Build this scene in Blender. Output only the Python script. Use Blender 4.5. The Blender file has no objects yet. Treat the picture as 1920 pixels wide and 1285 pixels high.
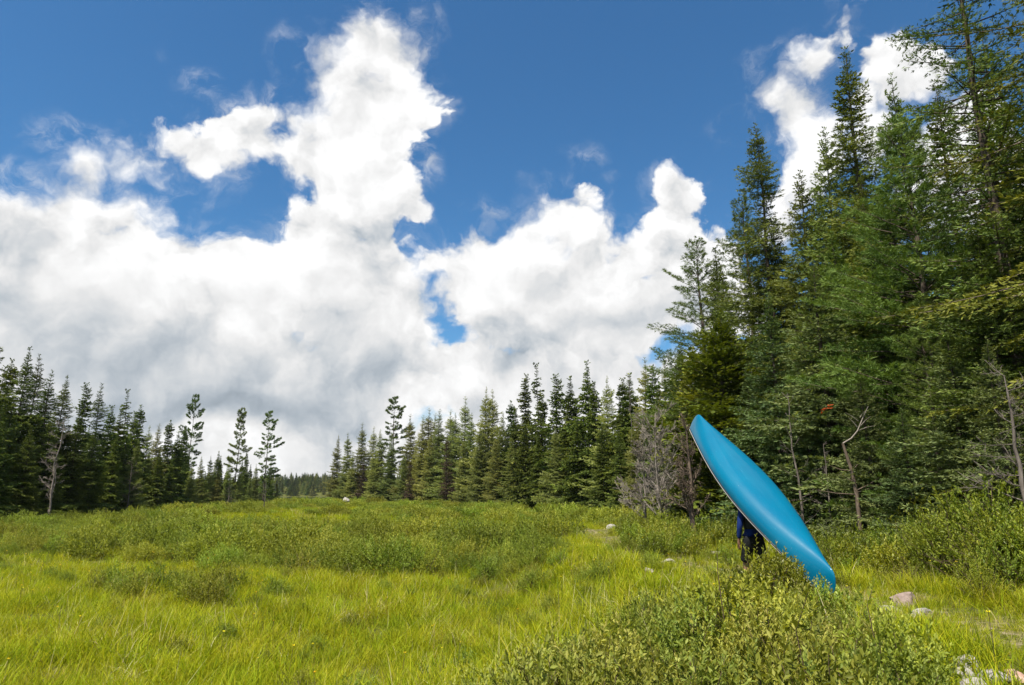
import bpy, bmesh, math, random
import numpy as np
from mathutils import Vector, Matrix
R = math.radians
scene = bpy.context.scene

# ---------------------------------------------------------------- camera
CAM_H, TILT, FPX = 1.6, math.atan((928 - 642.5) / 1280), 1280.0
cam_data = bpy.data.cameras.new('camera'); cam_data.sensor_width = 36; cam_data.lens = 24
cam_data.clip_start = 0.05; cam_data.clip_end = 6000
cam = bpy.data.objects.new('camera', cam_data); scene.collection.objects.link(cam)
cam.location = (0, 0, CAM_H); cam.rotation_euler = (R(90) + TILT, 0, 0)
scene.camera = cam
ct, st = math.cos(TILT), math.sin(TILT)

def ray(px, py):
    u, v = (px - 960) / FPX, (642.5 - py) / FPX
    return np.array([u, ct - v * st, st + v * ct])

# ---------------------------------------------------------------- light
SUN_EL, SUN_AZ = 62.0, 220.0          # degrees; azimuth clockwise from +Y (behind the camera, a little left)
sd = Vector((math.sin(R(SUN_AZ)) * math.cos(R(SUN_EL)), math.cos(R(SUN_AZ)) * math.cos(R(SUN_EL)), math.sin(R(SUN_EL))))
sun_data = bpy.data.lights.new('sun', 'SUN'); sun_data.energy = 5.0; sun_data.angle = R(0.53); sun_data.color = (1.0, 0.94, 0.82)
sun = bpy.data.objects.new('sun', sun_data); scene.collection.objects.link(sun)
sun.rotation_euler = sd.to_track_quat('Z', 'Y').to_euler(); sun.location = sd * 60
vs = scene.view_settings
vs.view_transform = 'Standard'; vs.look = 'None'; vs.exposure = .85; vs.gamma = 1; vs.use_curve_mapping = False

# ---------------------------------------------------------------- sky: Sky Texture with procedural cumulus
world = bpy.data.worlds.new('World'); scene.world = world; world.use_nodes = True
wt = world.node_tree; wt.nodes.clear()

class NT:
    """small helper that writes shader node graphs"""
    def __init__(s, t): s.t = t
    def n(s, kind, **kw):
        nd = s.t.nodes.new(kind)
        for k, v in kw.items(): setattr(nd, k, v)
        return nd
    def put(s, sock, v):
        if isinstance(v, bpy.types.NodeSocket): s.t.links.new(v, sock)
        else: sock.default_value = v
    def m(s, op, a, b=0.0, c=0.0, clamp=False):
        nd = s.n('ShaderNodeMath', operation=op, use_clamp=clamp)
        for i, v in enumerate((a, b, c)): s.put(nd.inputs[i], v)
        return nd.outputs[0]
    def v(s, op, a, b=None, c=None, scale=None):
        nd = s.n('ShaderNodeVectorMath', operation=op)
        s.put(nd.inputs[0], a)
        if b is not None: s.put(nd.inputs[1], b)
        if c is not None: s.put(nd.inputs[2], c)
        if scale is not None: s.put(nd.inputs['Scale'], scale)
        return nd.outputs['Value'] if op in ('LENGTH', 'DOT_PRODUCT', 'DISTANCE') else nd.outputs[0]
    def noise(s, vec, scale, detail=4, rough=.55, lac=2.0, dist=0.0, out='Fac', dim='3D'):
        nd = s.n('ShaderNodeTexNoise', noise_dimensions=dim)
        s.put(nd.inputs['Vector'], vec); nd.inputs['Scale'].default_value = scale; nd.inputs['Detail'].default_value = detail
        nd.inputs['Roughness'].default_value = rough; nd.inputs['Lacunarity'].default_value = lac; nd.inputs['Distortion'].default_value = dist
        return nd.outputs[out]
    def voro(s, vec, scale, detail=3, rough=.5, lac=2.1, smooth=.6):
        nd = s.n('ShaderNodeTexVoronoi', feature='SMOOTH_F1', voronoi_dimensions='2D', normalize=False)
        s.put(nd.inputs['Vector'], vec); nd.inputs['Scale'].default_value = scale; nd.inputs['Detail'].default_value = detail
        nd.inputs['Roughness'].default_value = rough; nd.inputs['Lacunarity'].default_value = lac; nd.inputs['Smoothness'].default_value = smooth
        return nd.outputs['Distance']
    def ss(s, x, lo, hi, a=0.0, b=1.0, kind='SMOOTHSTEP'):
        nd = s.n('ShaderNodeMapRange', interpolation_type=kind, clamp=True)
        for i, v in enumerate((x, lo, hi, a, b)): s.put(nd.inputs[i], v)
        return nd.outputs[0]
    def mix(s, f, a, b, kind='MIX'):
        nd = s.n('ShaderNodeMix', data_type='RGBA', blend_type=kind)
        s.put(nd.inputs[0], f); s.put(nd.inputs[6], a); s.put(nd.inputs[7], b)
        return nd.outputs[2]

def proj(d):                       # stereographic about the view heading: conformal, covers the whole sphere but one point
    d = d / np.linalg.norm(d); return np.array([d[0], d[2]]) * 2 / (1 + d[1])

W = NT(wt)
gen = W.n('ShaderNodeTexCoord').outputs['Generated']
sep = W.n('ShaderNodeSeparateXYZ'); W.put(sep.inputs[0], gen)
k = W.m('DIVIDE', 2.0, W.m('MAXIMUM', W.m('ADD', sep.outputs[1], 1.0), 0.04))
cmb = W.n('ShaderNodeCombineXYZ')
W.put(cmb.inputs[0], W.m('MULTIPLY', sep.outputs[0], k)); W.put(cmb.inputs[1], W.m('MULTIPLY', sep.outputs[2], k))
P0 = cmb.outputs[0]

def lobes(P, items, sharp=0.02, start=-0.6):
    """signed, roughly distance-like field: the union of soft ellipses (px, py, rx, ry)"""
    acc = None
    for (cx, cy, rx, ry) in items:
        c = proj(ray(cx, cy)); ex = abs(proj(ray(cx + rx, cy))[0] - c[0]); ey = abs(proj(ray(cx, cy - ry))[1] - c[1])
        q = W.v('MULTIPLY_ADD', P, (1 / ex, 1 / ey, 0), (-c[0] / ex, -c[1] / ey, 0))
        r = (ex * ey) ** .5
        s = W.m('MULTIPLY_ADD', W.v('LENGTH', q), -r, r)
        if acc is None: acc = s
        else:
            nd = W.n('ShaderNodeMath', operation='SMOOTH_MAX'); W.put(nd.inputs[0], acc); W.put(nd.inputs[1], s); nd.inputs[2].default_value = sharp
            acc = nd.outputs[0]
    return acc

CLOUD = [(812, 585, 38, 46), (806, 500, 40, 40), (818, 540, 46, 62), (722, 300, 58, 70), (648, 140, 58, 80), (655, 235, 70, 90), (1560, 70, 40, 70), (1640, 110, 50, 60), (705, 95, 68, 72), (745, 165, 66, 70), (690, 215, 95, 85), (640, 130, 40, 40), (715, 390, 75, 85), (660, 330, 90, 110), (600, 430, 80, 70),
         (620, 540, 190, 110), (470, 250, 80, 55), (390, 285, 80, 45), (545, 285, 60, 55), (280, 300, 75, 60), (170, 310, 38, 45), (120, 370, 80, 75),
         (250, 400, 110, 70), (60, 440, 150, 90), (180, 560, 300, 130), (470, 560, 200, 110), (300, 470, 100, 55), (30, 620, 240, 180), (330, 700, 420, 130),
         (700, 640, 180, 130), (520, 760, 360, 80), (120, 760, 260, 120), (640, 720, 180, 70),
         (865, 500, 85, 72), (950, 560, 160, 130), (1065, 430, 72, 72), (1010, 480, 90, 80), (1085, 530, 90, 110), (1270, 378, 46, 42), (1260, 450, 62, 62),
         (1190, 500, 70, 62), (1290, 560, 130, 110), (1120, 610, 220, 100), (1000, 620, 110, 60), (1060, 730, 320, 85), (905, 740, 95, 58), (760, 560, 70, 90),
         (1530, 110, 52, 75), (1570, 40, 24, 40), (1490, 200, 62, 80), (1520, 300, 55, 110), (1690, 150, 75, 80), (1480, 390, 30, 50), (1640, 260, 80, 90), (1800, 330, 150, 140),
         (600, 870, 360, 70), (300, 890, 340, 50), (960, 850, 320, 80), (1400, 760, 400, 120), (-150, 560, 240, 260), (2050, 520, 260, 300)]
HOLE = [(415, 392, 72, 46), (490, 352, 50, 24), (372, 428, 40, 22), (852, 645, 24, 24), (770, 432, 34, 18), (205, 325, 16, 20), (545, 240, 30, 22), (842, 618, 10, 12)]
WISP = [(130, 245, 95, 42), (60, 330, 110, 40), (370, 135, 45, 38), (550, 90, 40, 55), (790, 300, 40, 60), (1375, 222, 44, 30), (1092, 285, 34, 22),
        (905, 405, 50, 18), (405, 440, 30, 16), (395, 372, 22, 12), (1110, 400, 40, 60), (770, 20, 30, 16), (540, 165, 60, 26), (460, 215, 120, 60), (1255, 320, 20, 14), (790, 405, 24, 22), (1660, 180, 90, 90), (1142, 322, 12, 8), (297, 90, 9, 7)]
DARK = [(650, 720, 130, 95), (330, 690, 260, 60), (480, 745, 260, 45), (130, 620, 110, 50), (960, 640, 130, 40), (1290, 600, 70, 60), (600, 640, 90, 60), (200, 740, 160, 40), (40, 500, 60, 70), (700, 500, 50, 60), (1130, 600, 90, 28)]

# warp, so that the edges are ragged at every size
wn = W.noise(P0, 5.0, 5, .6, out='Color')
P1 = W.v('MULTIPLY_ADD', W.v('SUBTRACT', wn, (.5, .5, .5)), (.11, .11, 0), P0)
wn2 = W.noise(P0, 22.0, 5, .62, out='Color')
P2 = W.v('MULTIPLY_ADD', W.v('SUBTRACT', wn2, (.5, .5, .5)), (.022, .022, 0), P1)
S = lobes(P2, CLOUD)
# elsewhere on the sphere: the same kind of broken cumulus
flat = W.v('MULTIPLY', gen, (1.0, 1.0, 1.7))
far = W.noise(flat, 2.3, 6, .55)
out_w = W.ss(W.v('LENGTH', W.v('MULTIPLY', P0, (1, .9, 0))), .78, 1.0)
S_out = W.m('MULTIPLY', W.m('SUBTRACT', far, .53), .8)
S = W.m('ADD', W.m('MULTIPLY', S, W.m('SUBTRACT', 1.0, out_w)), W.m('MULTIPLY', S_out, out_w))
H_ = lobes(P2, HOLE, .01)
nd = W.n('ShaderNodeMath', operation='SMOOTH_MIN'); W.put(nd.inputs[0], S); W.put(nd.inputs[1], W.m('MULTIPLY', H_, -1.0)); nd.inputs[2].default_value = .012
S = nd.outputs[0]

def relief(P):
    a = W.voro(P, 11.0, 4, .5, 2.1, .8)
    b = W.noise(P, 5.5, 7, .56)
    return W.m('ADD', W.m('MULTIPLY', a, -.55), W.m('MULTIPLY', b, 1.05))
L = (-.42, .9)                                   # towards the sun on the sky
h0 = relief(P2)
h1 = relief(W.v('ADD', P2, (L[0] * .035, L[1] * .035, 0)))
h2 = W.noise(W.v('ADD', P1, (L[0] * .1, L[1] * .1, 0)), 3.2, 3, .5)
h3 = W.noise(P1, 3.2, 3, .5)
vb = W.voro(P1, 9.0, 5, .52, 2.2, .45)
E = W.m('ADD', W.m('ADD', S, .029), W.m('ADD', W.m('MULTIPLY', W.m('SUBTRACT', h0, .28), .066), W.m('MULTIPLY', W.m('SUBTRACT', .60, vb), .042)))
soft = W.ss(W.noise(P1, 4.0, 3), .35, .70, .009, .052)
alpha = W.ss(E, -.004, soft)
# thin wisps torn off the edges
Wl = lobes(P2, WISP, .01)
wf = W.noise(W.v('MULTIPLY', P2, (1, 1.15, 1)), 15.0, 8, .66, dist=.6)
wisp = W.m('MULTIPLY', W.ss(Wl, -.012, .03), W.ss(wf, .42, .80, 0, .85))
halo = W.m('MULTIPLY', W.ss(E, -.035, .02), W.ss(wf, .44, .8, 0, .55))
alpha = W.m('MAXIMUM', alpha, W.m('MAXIMUM', wisp, halo), clamp=True)

# brightness: sunlit tops, grey where the cloud is thick and one looks at its underside
thick = W.ss(S, .0, .10)
rel = W.m('MULTIPLY', W.m('SUBTRACT', h0, h1), W.m('MULTIPLY_ADD', thick, -.45, .85))
big = W.m('MULTIPLY', W.m('SUBTRACT', h3, h2), .38)
dk = W.ss(lobes(P1, DARK, .05), -.07, .08)
dn = W.noise(W.v('MULTIPLY', P1, (1.0, 2.4, 1)), 3.0, 4, .45)
dark = W.m('MULTIPLY', dk, W.ss(dn, .22, .70, .2, 1))
elev = W.ss(sep.outputs[2], .04, .5)
bright = W.m('SUBTRACT', W.m('ADD', .985, W.m('ADD', rel, big)), W.m('MULTIPLY', dark, .52))
bright = W.m('SUBTRACT', bright, W.m('MULTIPLY', thick, W.m('MULTIPLY', W.m('SUBTRACT', 1.0, elev), .10)))
bright = W.ss(bright, .2, 1.05, .2, 1.0, kind='LINEAR')
tint = W.mix(W.ss(bright, .35, .85), (.80, .93, 1.06, 1), (1.0, 1.0, 1.0, 1))
ccol = W.mix(1.0, tint, W.n('ShaderNodeCombineXYZ').outputs[0], 'MULTIPLY')
cc = wt.nodes[-1].inputs; 
g = W.n('ShaderNodeCombineXYZ')
for i in range(3): W.put(g.inputs[i], bright)
W.put(cc[7], g.outputs[0])

sky = W.n('ShaderNodeTexSky', sky_type='NISHITA', sun_disc=False)
sky.sun_elevation = R(SUN_EL); sky.sun_rotation = R(SUN_AZ); sky.altitude = 400; sky.air_density = 1.0; sky.dust_density = .4; sky.ozone_density = 1.6
hs = W.n('ShaderNodeHueSaturation'); hs.inputs['Saturation'].default_value = 1.15; hs.inputs['Value'].default_value = 1.0
W.put(hs.inputs['Color'], sky.outputs[0])
SKY_STRENGTH = .070
cloud_lin = W.v('SCALE', ccol, scale=.575 / SKY_STRENGTH)
blue = W.mix(1.0, hs.outputs[0], (.66, 1.0, 1.12, 1), 'MULTIPLY')
final = W.mix(alpha, blue, cloud_lin)
bg = W.n('ShaderNodeBackground'); W.put(bg.inputs[0], final); bg.inputs[1].default_value = SKY_STRENGTH
wo = W.n('ShaderNodeOutputWorld'); W.put(wo.inputs[0], bg.outputs[0])
world.cycles.sampling_method = 'NONE'

scene.cycles.max_bounces = 7; scene.cycles.diffuse_bounces = 3; scene.cycles.glossy_bounces = 3; scene.cycles.transmission_bounces = 4
scene.cycles.use_denoising = True; scene.cycles.use_adaptive_sampling = True; scene.cycles.adaptive_threshold = .012
scene.cycles.sample_clamp_indirect = 6

# ---------------------------------------------------------------- tools
def P(px, py, Y):
    """the point of the line of sight through (px, py) that lies Y metres ahead"""
    d = ray(px, py); k = Y / d[1]
    return np.array([d[0] * k, Y, CAM_H + d[2] * k])
def G(px, py):
    """where that line of sight meets the ground"""
    d = ray(px, py); z = 0.0
    for _ in range(12): k = (z - CAM_H) / d[2]; z = .5 * z + .5 * float(gz(d[0] * k, d[1] * k))
    return np.array([d[0] * k, d[1] * k])
def unit(a): return a / np.maximum(np.linalg.norm(a, axis=-1, keepdims=True), 1e-9)
def gz(x, y):
    x = np.asarray(x, float); y = np.asarray(y, float)
    h = .05 * np.sin(.9 * x + 1.3) * np.sin(.7 * y) + .07 * np.sin(.23 * x - .31 * y + 2) + .03 * np.sin(2.1 * x + 1.7 * y)
    rise = np.clip((x - 6.5) / 8, 0, 1) * np.clip((60 - y) / 30, 0, 1)
    bank = np.clip((np.interp(y, [0, 4, 7, 9, 12, 20, 30, 45, 60], [-1.2, -.4, .5, 1.9, 2.8, 2.3, 3.0, 5.0, 9.0]) - x) / 3.2, 0, 1)      # the trail runs along a low bank above the bog
    return h + .45 * rise * rise * (3 - 2 * rise) - np.interp(y, [30, 55, 100], [.78, .48, .30]) * bank * bank * (3 - 2 * bank)

class Buf:
    """collects triangles and quads, with a material slot and a 'tone' for each vertex, and turns them into one mesh"""
    def __init__(s): s.V = []; s.T = []; s.F = {3: [], 4: []}; s.M = {3: [], 4: []}; s.n = 0
    def add(s, V, F, mi=0, tone=.5):
        V = np.asarray(V, float).reshape(-1, 3); F = np.asarray(F, int)
        s.V.append(V); s.T.append(np.full(len(V), tone) if np.isscalar(tone) else np.asarray(tone, float))
        k = F.shape[1]; s.F[k].append(F + s.n); s.M[k].append(np.full(len(F), mi)); s.n += len(V)
    def mesh(s, name, mats, smooth=False):
        me = bpy.data.meshes.new(name)
        V = np.concatenate(s.V); me.vertices.add(len(V)); me.vertices.foreach_set('co', V.ravel())
        idx, start, mi, at = [], [], [], 0
        for k in (3, 4):
            if not s.F[k]: continue
            f = np.concatenate(s.F[k]); idx.append(f.ravel()); start.append(at + np.arange(len(f)) * k); at += f.size; mi.append(np.concatenate(s.M[k]))
        idx = np.concatenate(idx); start = np.concatenate(start); mi = np.concatenate(mi)
        me.loops.add(len(idx)); me.loops.foreach_set('vertex_index', idx.astype(np.int32))
        me.polygons.add(len(start)); me.polygons.foreach_set('loop_start', start.astype(np.int32))
        me.polygons.foreach_set('material_index', mi.astype(np.int32))
        me.polygons.foreach_set('use_smooth', np.full(len(start), smooth))
        a = me.attributes.new('tone', 'FLOAT', 'POINT'); a.data.foreach_set('value', np.concatenate(s.T).astype(np.float32))
        for m in (mats if isinstance(mats, (list, tuple)) else [mats]): me.materials.append(m)
        me.update(calc_edges=True)
        return me
    def tube(s, pts, rad, sides=5, mi=0, tone=.5, cap=False):
        pts = np.asarray(pts, float); rad = np.asarray(rad, float); n = len(pts)
        t = unit(np.gradient(pts, axis=0)); ref = np.array([.31, .12, .94]) if abs(t[0][2]) < .9 else np.array([1., 0.1, 0])
        a = unit(np.cross(t, ref)); b = np.cross(t, a)
        th = np.arange(sides) * 2 * math.pi / sides
        ring = pts[:, None] + rad[:, None, None] * (np.cos(th)[None, :, None] * a[:, None] + np.sin(th)[None, :, None] * b[:, None])
        i = np.arange(n - 1)[:, None] * sides; j = np.arange(sides)[None]; j2 = (j + 1) % sides
        F = np.stack([i + j, i + j2, i + sides + j2, i + sides + j], -1).reshape(-1, 4)
        s.add(ring.reshape(-1, 3), F, mi, tone)
        if cap:
            for r, o in ((ring[0][::-1], pts[0]), (ring[-1], pts[-1])):
                s.add(np.vstack([r, o]), [[q, (q + 1) % sides, sides] for q in range(sides)], mi, tone)

def link(o, parent=None):
    scene.collection.objects.link(o)
    if parent is not None: o.parent = parent
    return o
def props(o, label=None, cat=None, group=None, kind=None):
    for k, v in (('label', label), ('category', cat), ('group', group), ('kind', kind)):
        if v: o[k] = v
    return o
def part(name, me, parent): return link(bpy.data.objects.new(name, me), parent)
def thing(name, label, cat, loc, rotz=0, group=None, scale=1):
    o = link(bpy.data.objects.new(name, None)); o.empty_display_size = .2
    o.location = loc; o.rotation_euler = (0, 0, rotz); o.scale = (scale,) * 3 if np.isscalar(scale) else scale
    return props(o, label, cat, group)

# ---------------------------------------------------------------- materials
def material(name):
    m = bpy.data.materials.new(name); m.use_nodes = True; t = m.node_tree; t.nodes.clear(); w = NT(t)
    out = w.n('ShaderNodeOutputMaterial'); return m, w, out
def bsdf(w, col, rough=.6, spec=.4, normal=None, **kw):
    b = w.n('ShaderNodeBsdfPrincipled'); w.put(b.inputs['Base Color'], col); w.put(b.inputs['Roughness'], rough); w.put(b.inputs['Specular IOR Level'], spec)
    if normal is not None: w.put(b.inputs['Normal'], normal)
    for k, v in kw.items(): w.put(b.inputs[k.replace('_', ' ')], v)
    return b.outputs[0]
def bump(w, h, strength=.4, dist=.02):
    b = w.n('ShaderNodeBump'); b.inputs['Strength'].default_value = strength; b.inputs['Distance'].default_value = dist; w.put(b.inputs['Height'], h); return b.outputs[0]
def ramp(w, f, stops):
    r = w.n('ShaderNodeValToRGB'); e = r.color_ramp.elements
    while len(e) < len(stops): e.new(.5)
    for el, (p, c) in zip(e, stops): el.position = p; el.color = (*c, 1)
    w.put(r.inputs[0], f); return r.outputs[0]

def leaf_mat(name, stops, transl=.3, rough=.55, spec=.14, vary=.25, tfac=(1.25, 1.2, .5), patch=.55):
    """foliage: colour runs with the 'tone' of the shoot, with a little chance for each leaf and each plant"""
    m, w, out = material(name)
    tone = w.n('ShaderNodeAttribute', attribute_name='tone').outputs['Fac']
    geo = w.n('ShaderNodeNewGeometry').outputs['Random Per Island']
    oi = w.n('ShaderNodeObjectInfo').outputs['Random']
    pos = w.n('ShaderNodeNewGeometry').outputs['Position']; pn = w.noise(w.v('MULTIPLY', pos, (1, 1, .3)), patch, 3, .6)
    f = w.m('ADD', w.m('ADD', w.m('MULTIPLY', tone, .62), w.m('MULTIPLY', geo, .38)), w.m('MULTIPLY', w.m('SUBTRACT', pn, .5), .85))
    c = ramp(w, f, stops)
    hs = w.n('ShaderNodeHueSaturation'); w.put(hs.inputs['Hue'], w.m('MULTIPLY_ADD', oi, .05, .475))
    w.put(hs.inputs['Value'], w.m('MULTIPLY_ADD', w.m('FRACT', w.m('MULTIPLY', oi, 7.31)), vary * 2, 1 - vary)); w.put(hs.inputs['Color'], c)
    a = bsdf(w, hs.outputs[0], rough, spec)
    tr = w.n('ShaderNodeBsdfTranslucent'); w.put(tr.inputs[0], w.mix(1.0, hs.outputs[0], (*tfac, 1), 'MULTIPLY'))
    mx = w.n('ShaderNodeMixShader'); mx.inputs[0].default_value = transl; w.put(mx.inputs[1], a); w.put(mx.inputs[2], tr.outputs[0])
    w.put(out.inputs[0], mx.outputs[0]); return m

M = {}
M['spruce'] = leaf_mat('spruce_needles', [(.1, (.032, .052, .014)), (.5, (.092, .132, .027)), (.9, (.21, .245, .048))], .17)  # dark inner tone puts crown shade into the colour; tips keep lighter new growth
M['spruce_blue'] = leaf_mat('pale_spruce_needles', [(.1, (.050, .074, .030)), (.5, (.122, .164, .056)), (.9, (.21, .25, .085))], .2)
M['fresh'] = leaf_mat('fresh_spruce_needles', [(.1, (.030, .048, .010)), (.5, (.080, .115, .018)), (.9, (.23, .265, .036))], .2)
M['pine'] = leaf_mat('pine_needles', [(.1, (.038, .064, .014)), (.5, (.088, .128, .026)), (.9, (.165, .205, .044))], .22)
M['larch'] = leaf_mat('larch_needles', [(.1, (.135, .165, .058)), (.5, (.225, .255, .086)), (.9, (.31, .33, .115))], .32)
M['cedar'] = leaf_mat('cedar_sprays', [(.1, (.055, .072, .010)), (.5, (.110, .125, .015)), (.9, (.20, .20, .025))], .22)
M['gale'] = leaf_mat('bog_shrub_leaves', [(.1, (.105, .138, .016)), (.5, (.205, .245, .028)), (.9, (.35, .37, .062))], .36, .55, .2)
M['leather'] = leaf_mat('leatherleaf_leaves', [(.1, (.095, .122, .016)), (.5, (.205, .228, .034)), (.9, (.38, .375, .090))], .32, .55, .18)
M['willow'] = leaf_mat('willow_leaves', [(.1, (.085, .122, .013)), (.5, (.18, .225, .022)), (.9, (.31, .345, .042))], .36, .5, .2)
M['bright'] = leaf_mat('bright_young_leaves', [(.1, (.10, .14, .012)), (.5, (.19, .225, .018)), (.9, (.31, .325, .035))], .38, .45, .4)
M['rust'] = leaf_mat('dead_orange_needles', [(.1, (.30, .07, .015)), (.9, (.45, .12, .03))], .2)
M['grass'] = leaf_mat('sedge_blades', [(.08, (.125, .170, .008)), (.45, (.245, .285, .010)), (.78, (.345, .350, .020)), (.95, (.46, .42, .13))], .42, .6, .06, .28)
M['straw'] = leaf_mat('dry_grass_blades', [(.1, (.24, .20, .08)), (.5, (.38, .33, .15)), (.9, (.5, .45, .26))], .25, .6, .2)
M['flower'] = leaf_mat('yellow_petals', [(.1, (.65, .42, .01)), (.9, (.8, .6, .02))], .2)

def bark(name, c1, c2, scale=14):
    m, w, out = material(name)
    tc = w.n('ShaderNodeTexCoord').outputs['Object']
    n = w.noise(w.v('MULTIPLY', tc, (1, 1, .25)), scale, 6, .6)
    c = ramp(w, n, [(.3, c1), (.7, c2)])
    w.put(out.inputs[0], bsdf(w, c, .9, .15, bump(w, n, .6, .02))); return m
M['bark'] = bark('conifer_bark', (.035, .026, .020), (.12, .095, .075))
M['dead'] = bark('weathered_dead_wood', (.055, .045, .038), (.20, .17, .148))
M['deadpale'] = bark('bare_grey_twigs', (.11, .092, .078), (.30, .26, .225))
M['deadred'] = bark('peeling_dead_bark', (.055, .040, .030), (.18, .135, .102))
M['stem'] = bark('brown_shrub_stems', (.050, .032, .022), (.13, .09, .062), 40)
M['log'] = bark('grey_log', (.16, .14, .125), (.42, .38, .34), 9)

def rock_mat(name, c1, c2, c3):
    m, w, out = material(name)
    tc = w.n('ShaderNodeTexCoord').outputs['Object']
    n = w.noise(tc, 5, 8, .65); n2 = w.noise(tc, 45, 3)
    c = ramp(w, n, [(.3, c1), (.55, c2), (.75, c3)])
    c = w.mix(w.ss(n2, .55, .75, 0, .5), c, (*[x * .35 for x in c1], 1))
    w.put(out.inputs[0], bsdf(w, c, .9, .2, bump(w, w.m('ADD', n, w.m('MULTIPLY', n2, .3)), .7, .03))); return m
M['rock_pale'] = rock_mat('pale_granite', (.16, .148, .135), (.31, .29, .265), (.46, .43, .39))
M['rock_red'] = rock_mat('red_brown_stone', (.13, .095, .080), (.25, .19, .165), (.35, .28, .25))
M['rock_pink'] = rock_mat('pink_granite', (.28, .17, .13), (.43, .28, .22), (.52, .38, .32))

def ground_mat():
    m, w, out = material('bog_ground')
    geo = w.n('ShaderNodeNewGeometry'); p = geo.outputs['Position']
    n = w.noise(p, .35, 5, .6); n2 = w.noise(p, 6, 6, .65)
    c = ramp(w, w.m('ADD', w.m('MULTIPLY', n, .5), w.m('MULTIPLY', n2, .5)), [(.35, (.030, .034, .008)), (.5, (.072, .078, .014)), (.65, (.125, .118, .030))])
    pm = w.n('ShaderNodeAttribute', attribute_name='path').outputs['Fac']
    soil = ramp(w, n2, [(.35, (.10, .075, .045)), (.5, (.20, .155, .10)), (.7, (.33, .27, .19))])
    c = w.mix(w.m('MULTIPLY', pm, w.ss(n2, .42, .62, 0, .8)), c, soil)
    fm = w.n('ShaderNodeAttribute', attribute_name='litter').outputs['Fac']
    c = w.mix(fm, c, ramp(w, n2, [(.35, (.020, .015, .009)), (.65, (.070, .050, .030))]))
    w.put(out.inputs[0], bsdf(w, c, .95, .1, bump(w, n2, .8, .06))); return m
M['ground'] = ground_mat()

def plain(name, col, rough=.6, spec=.4, nscale=0, nstr=.3, **kw):
    m, w, out = material(name); nrm = None; c = (*col, 1)
    if nscale:
        tc = w.n('ShaderNodeTexCoord').outputs['Object']; n = w.noise(tc, nscale, 6, .6)
        nrm = bump(w, n, nstr, .01); c = w.mix(w.ss(n, .3, .7), (*[x * .8 for x in col], 1), (*[min(1, x * 1.2) for x in col], 1))
    w.put(out.inputs[0], bsdf(w, c, rough, spec, nrm, **kw)); return m
def hull_mat():
    m, w, out = material('teal_blue_hull_plastic')
    tc = w.n('ShaderNodeTexCoord').outputs['Object']
    n = w.noise(tc, 1.6, 4); sc = w.noise(w.v('MULTIPLY', tc, (.9, 14, 14)), 6, 7, .7); sp = w.noise(tc, 22, 5, .7)
    c = w.mix(n, (.000, .088, .180, 1), (.000, .130, .225, 1))
    c = w.mix(w.ss(sc, .60, .74, 0, .5), c, (.10, .34, .48, 1))
    c = w.mix(w.ss(sp, .69, .76, 0, .6), c, (.35, .48, .55, 1))
    w.put(out.inputs[0], bsdf(w, c, w.ss(sc, .4, .75, .42, .55), .10, bump(w, w.noise(tc, 4, 3), .06, .02), Coat_Weight=.30, Coat_Roughness=.07)); return m
M['hull'] = hull_mat()
M['inner'] = plain('pale_grey_hull_liner', (.34, .36, .36), .5)
M['trim'] = plain('white_gunwale_trim', (.42, .41, .40), .4, .5)
M['trimdark'] = plain('black_plastic', (.012, .012, .014), .45)
M['wood'] = plain('varnished_ash_wood', (.30, .17, .07), .4, .5, 20)
M['skin'] = plain('tanned_skin', (.20, .105, .065), .5, .4, 60, .1)
M['shirt'] = plain('blue_shirt_cloth', (.003, .016, .095), .85, .2, 30, .3)
M['shorts'] = plain('black_shorts_cloth', (.012, .013, .014), .9, .15, 30, .3)
M['vest'] = plain('dark_vest_cloth', (.018, .022, .022), .85, .2, 24, .4)
M['hair'] = plain('dark_hair', (.02, .012, .008), .6)
M['shoe'] = plain('brown_boot_leather', (.05, .032, .02), .6, .4, 30)
def water_mat():
    m, w, out = material('lake_water')
    geo = w.n('ShaderNodeNewGeometry'); n = w.noise(w.v('MULTIPLY', geo.outputs['Position'], (1, .4, 1)), 1.2, 4)
    w.put(out.inputs[0], bsdf(w, (.012, .018, .020, 1), .06, .5, bump(w, n, .25, .05))); return m
M['water'] = water_mat()

# ---------------------------------------------------------------- plant builders
rng = np.random.default_rng(7)
def diamonds(base, d, ln, wd, flat=False, fan=False):
    """crossed lozenges, one pair for every needle-clad twig tip"""
    n = len(base); d = unit(d); r = rng.normal(size=(n, 3))
    if flat: r = np.tile([0., 0., 1.], (n, 1)) + .35 * r
    s = unit(np.cross(d, r)); t = np.cross(d, s); ln = ln[:, None]; wd = wd[:, None]
    mid = base + d * ln * .42; tip = base + d * ln
    q1 = np.stack([base, mid + s * wd, tip, mid - s * wd], 1)
    if flat: return q1.reshape(-1, 3), np.arange(n * 4).reshape(-1, 4), 4
    if fan:                                                            # three narrow needle sprays side by side
        Q = []
        for a_, l_ in ((0, 1.0), (.62, .74), (-.62, .74)):
            dd = unit(d + s * a_ + t * .12 * abs(a_)); nn = t * .75 + np.cross(dd, t) * .66; m2 = base + dd * ln * l_ * .45
            Q.append(np.stack([base, m2 + nn * wd * .44, base + dd * ln * l_, m2 - nn * wd * .44], 1))
        return np.concatenate(Q, 1).reshape(-1, 3), np.arange(n * 12).reshape(-1, 4), 12
    q2 = np.stack([base, mid + t * wd, tip, mid - t * wd], 1)
    return np.concatenate([q1, q2], 1).reshape(-1, 3), np.arange(n * 8).reshape(-1, 4), 8

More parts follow.
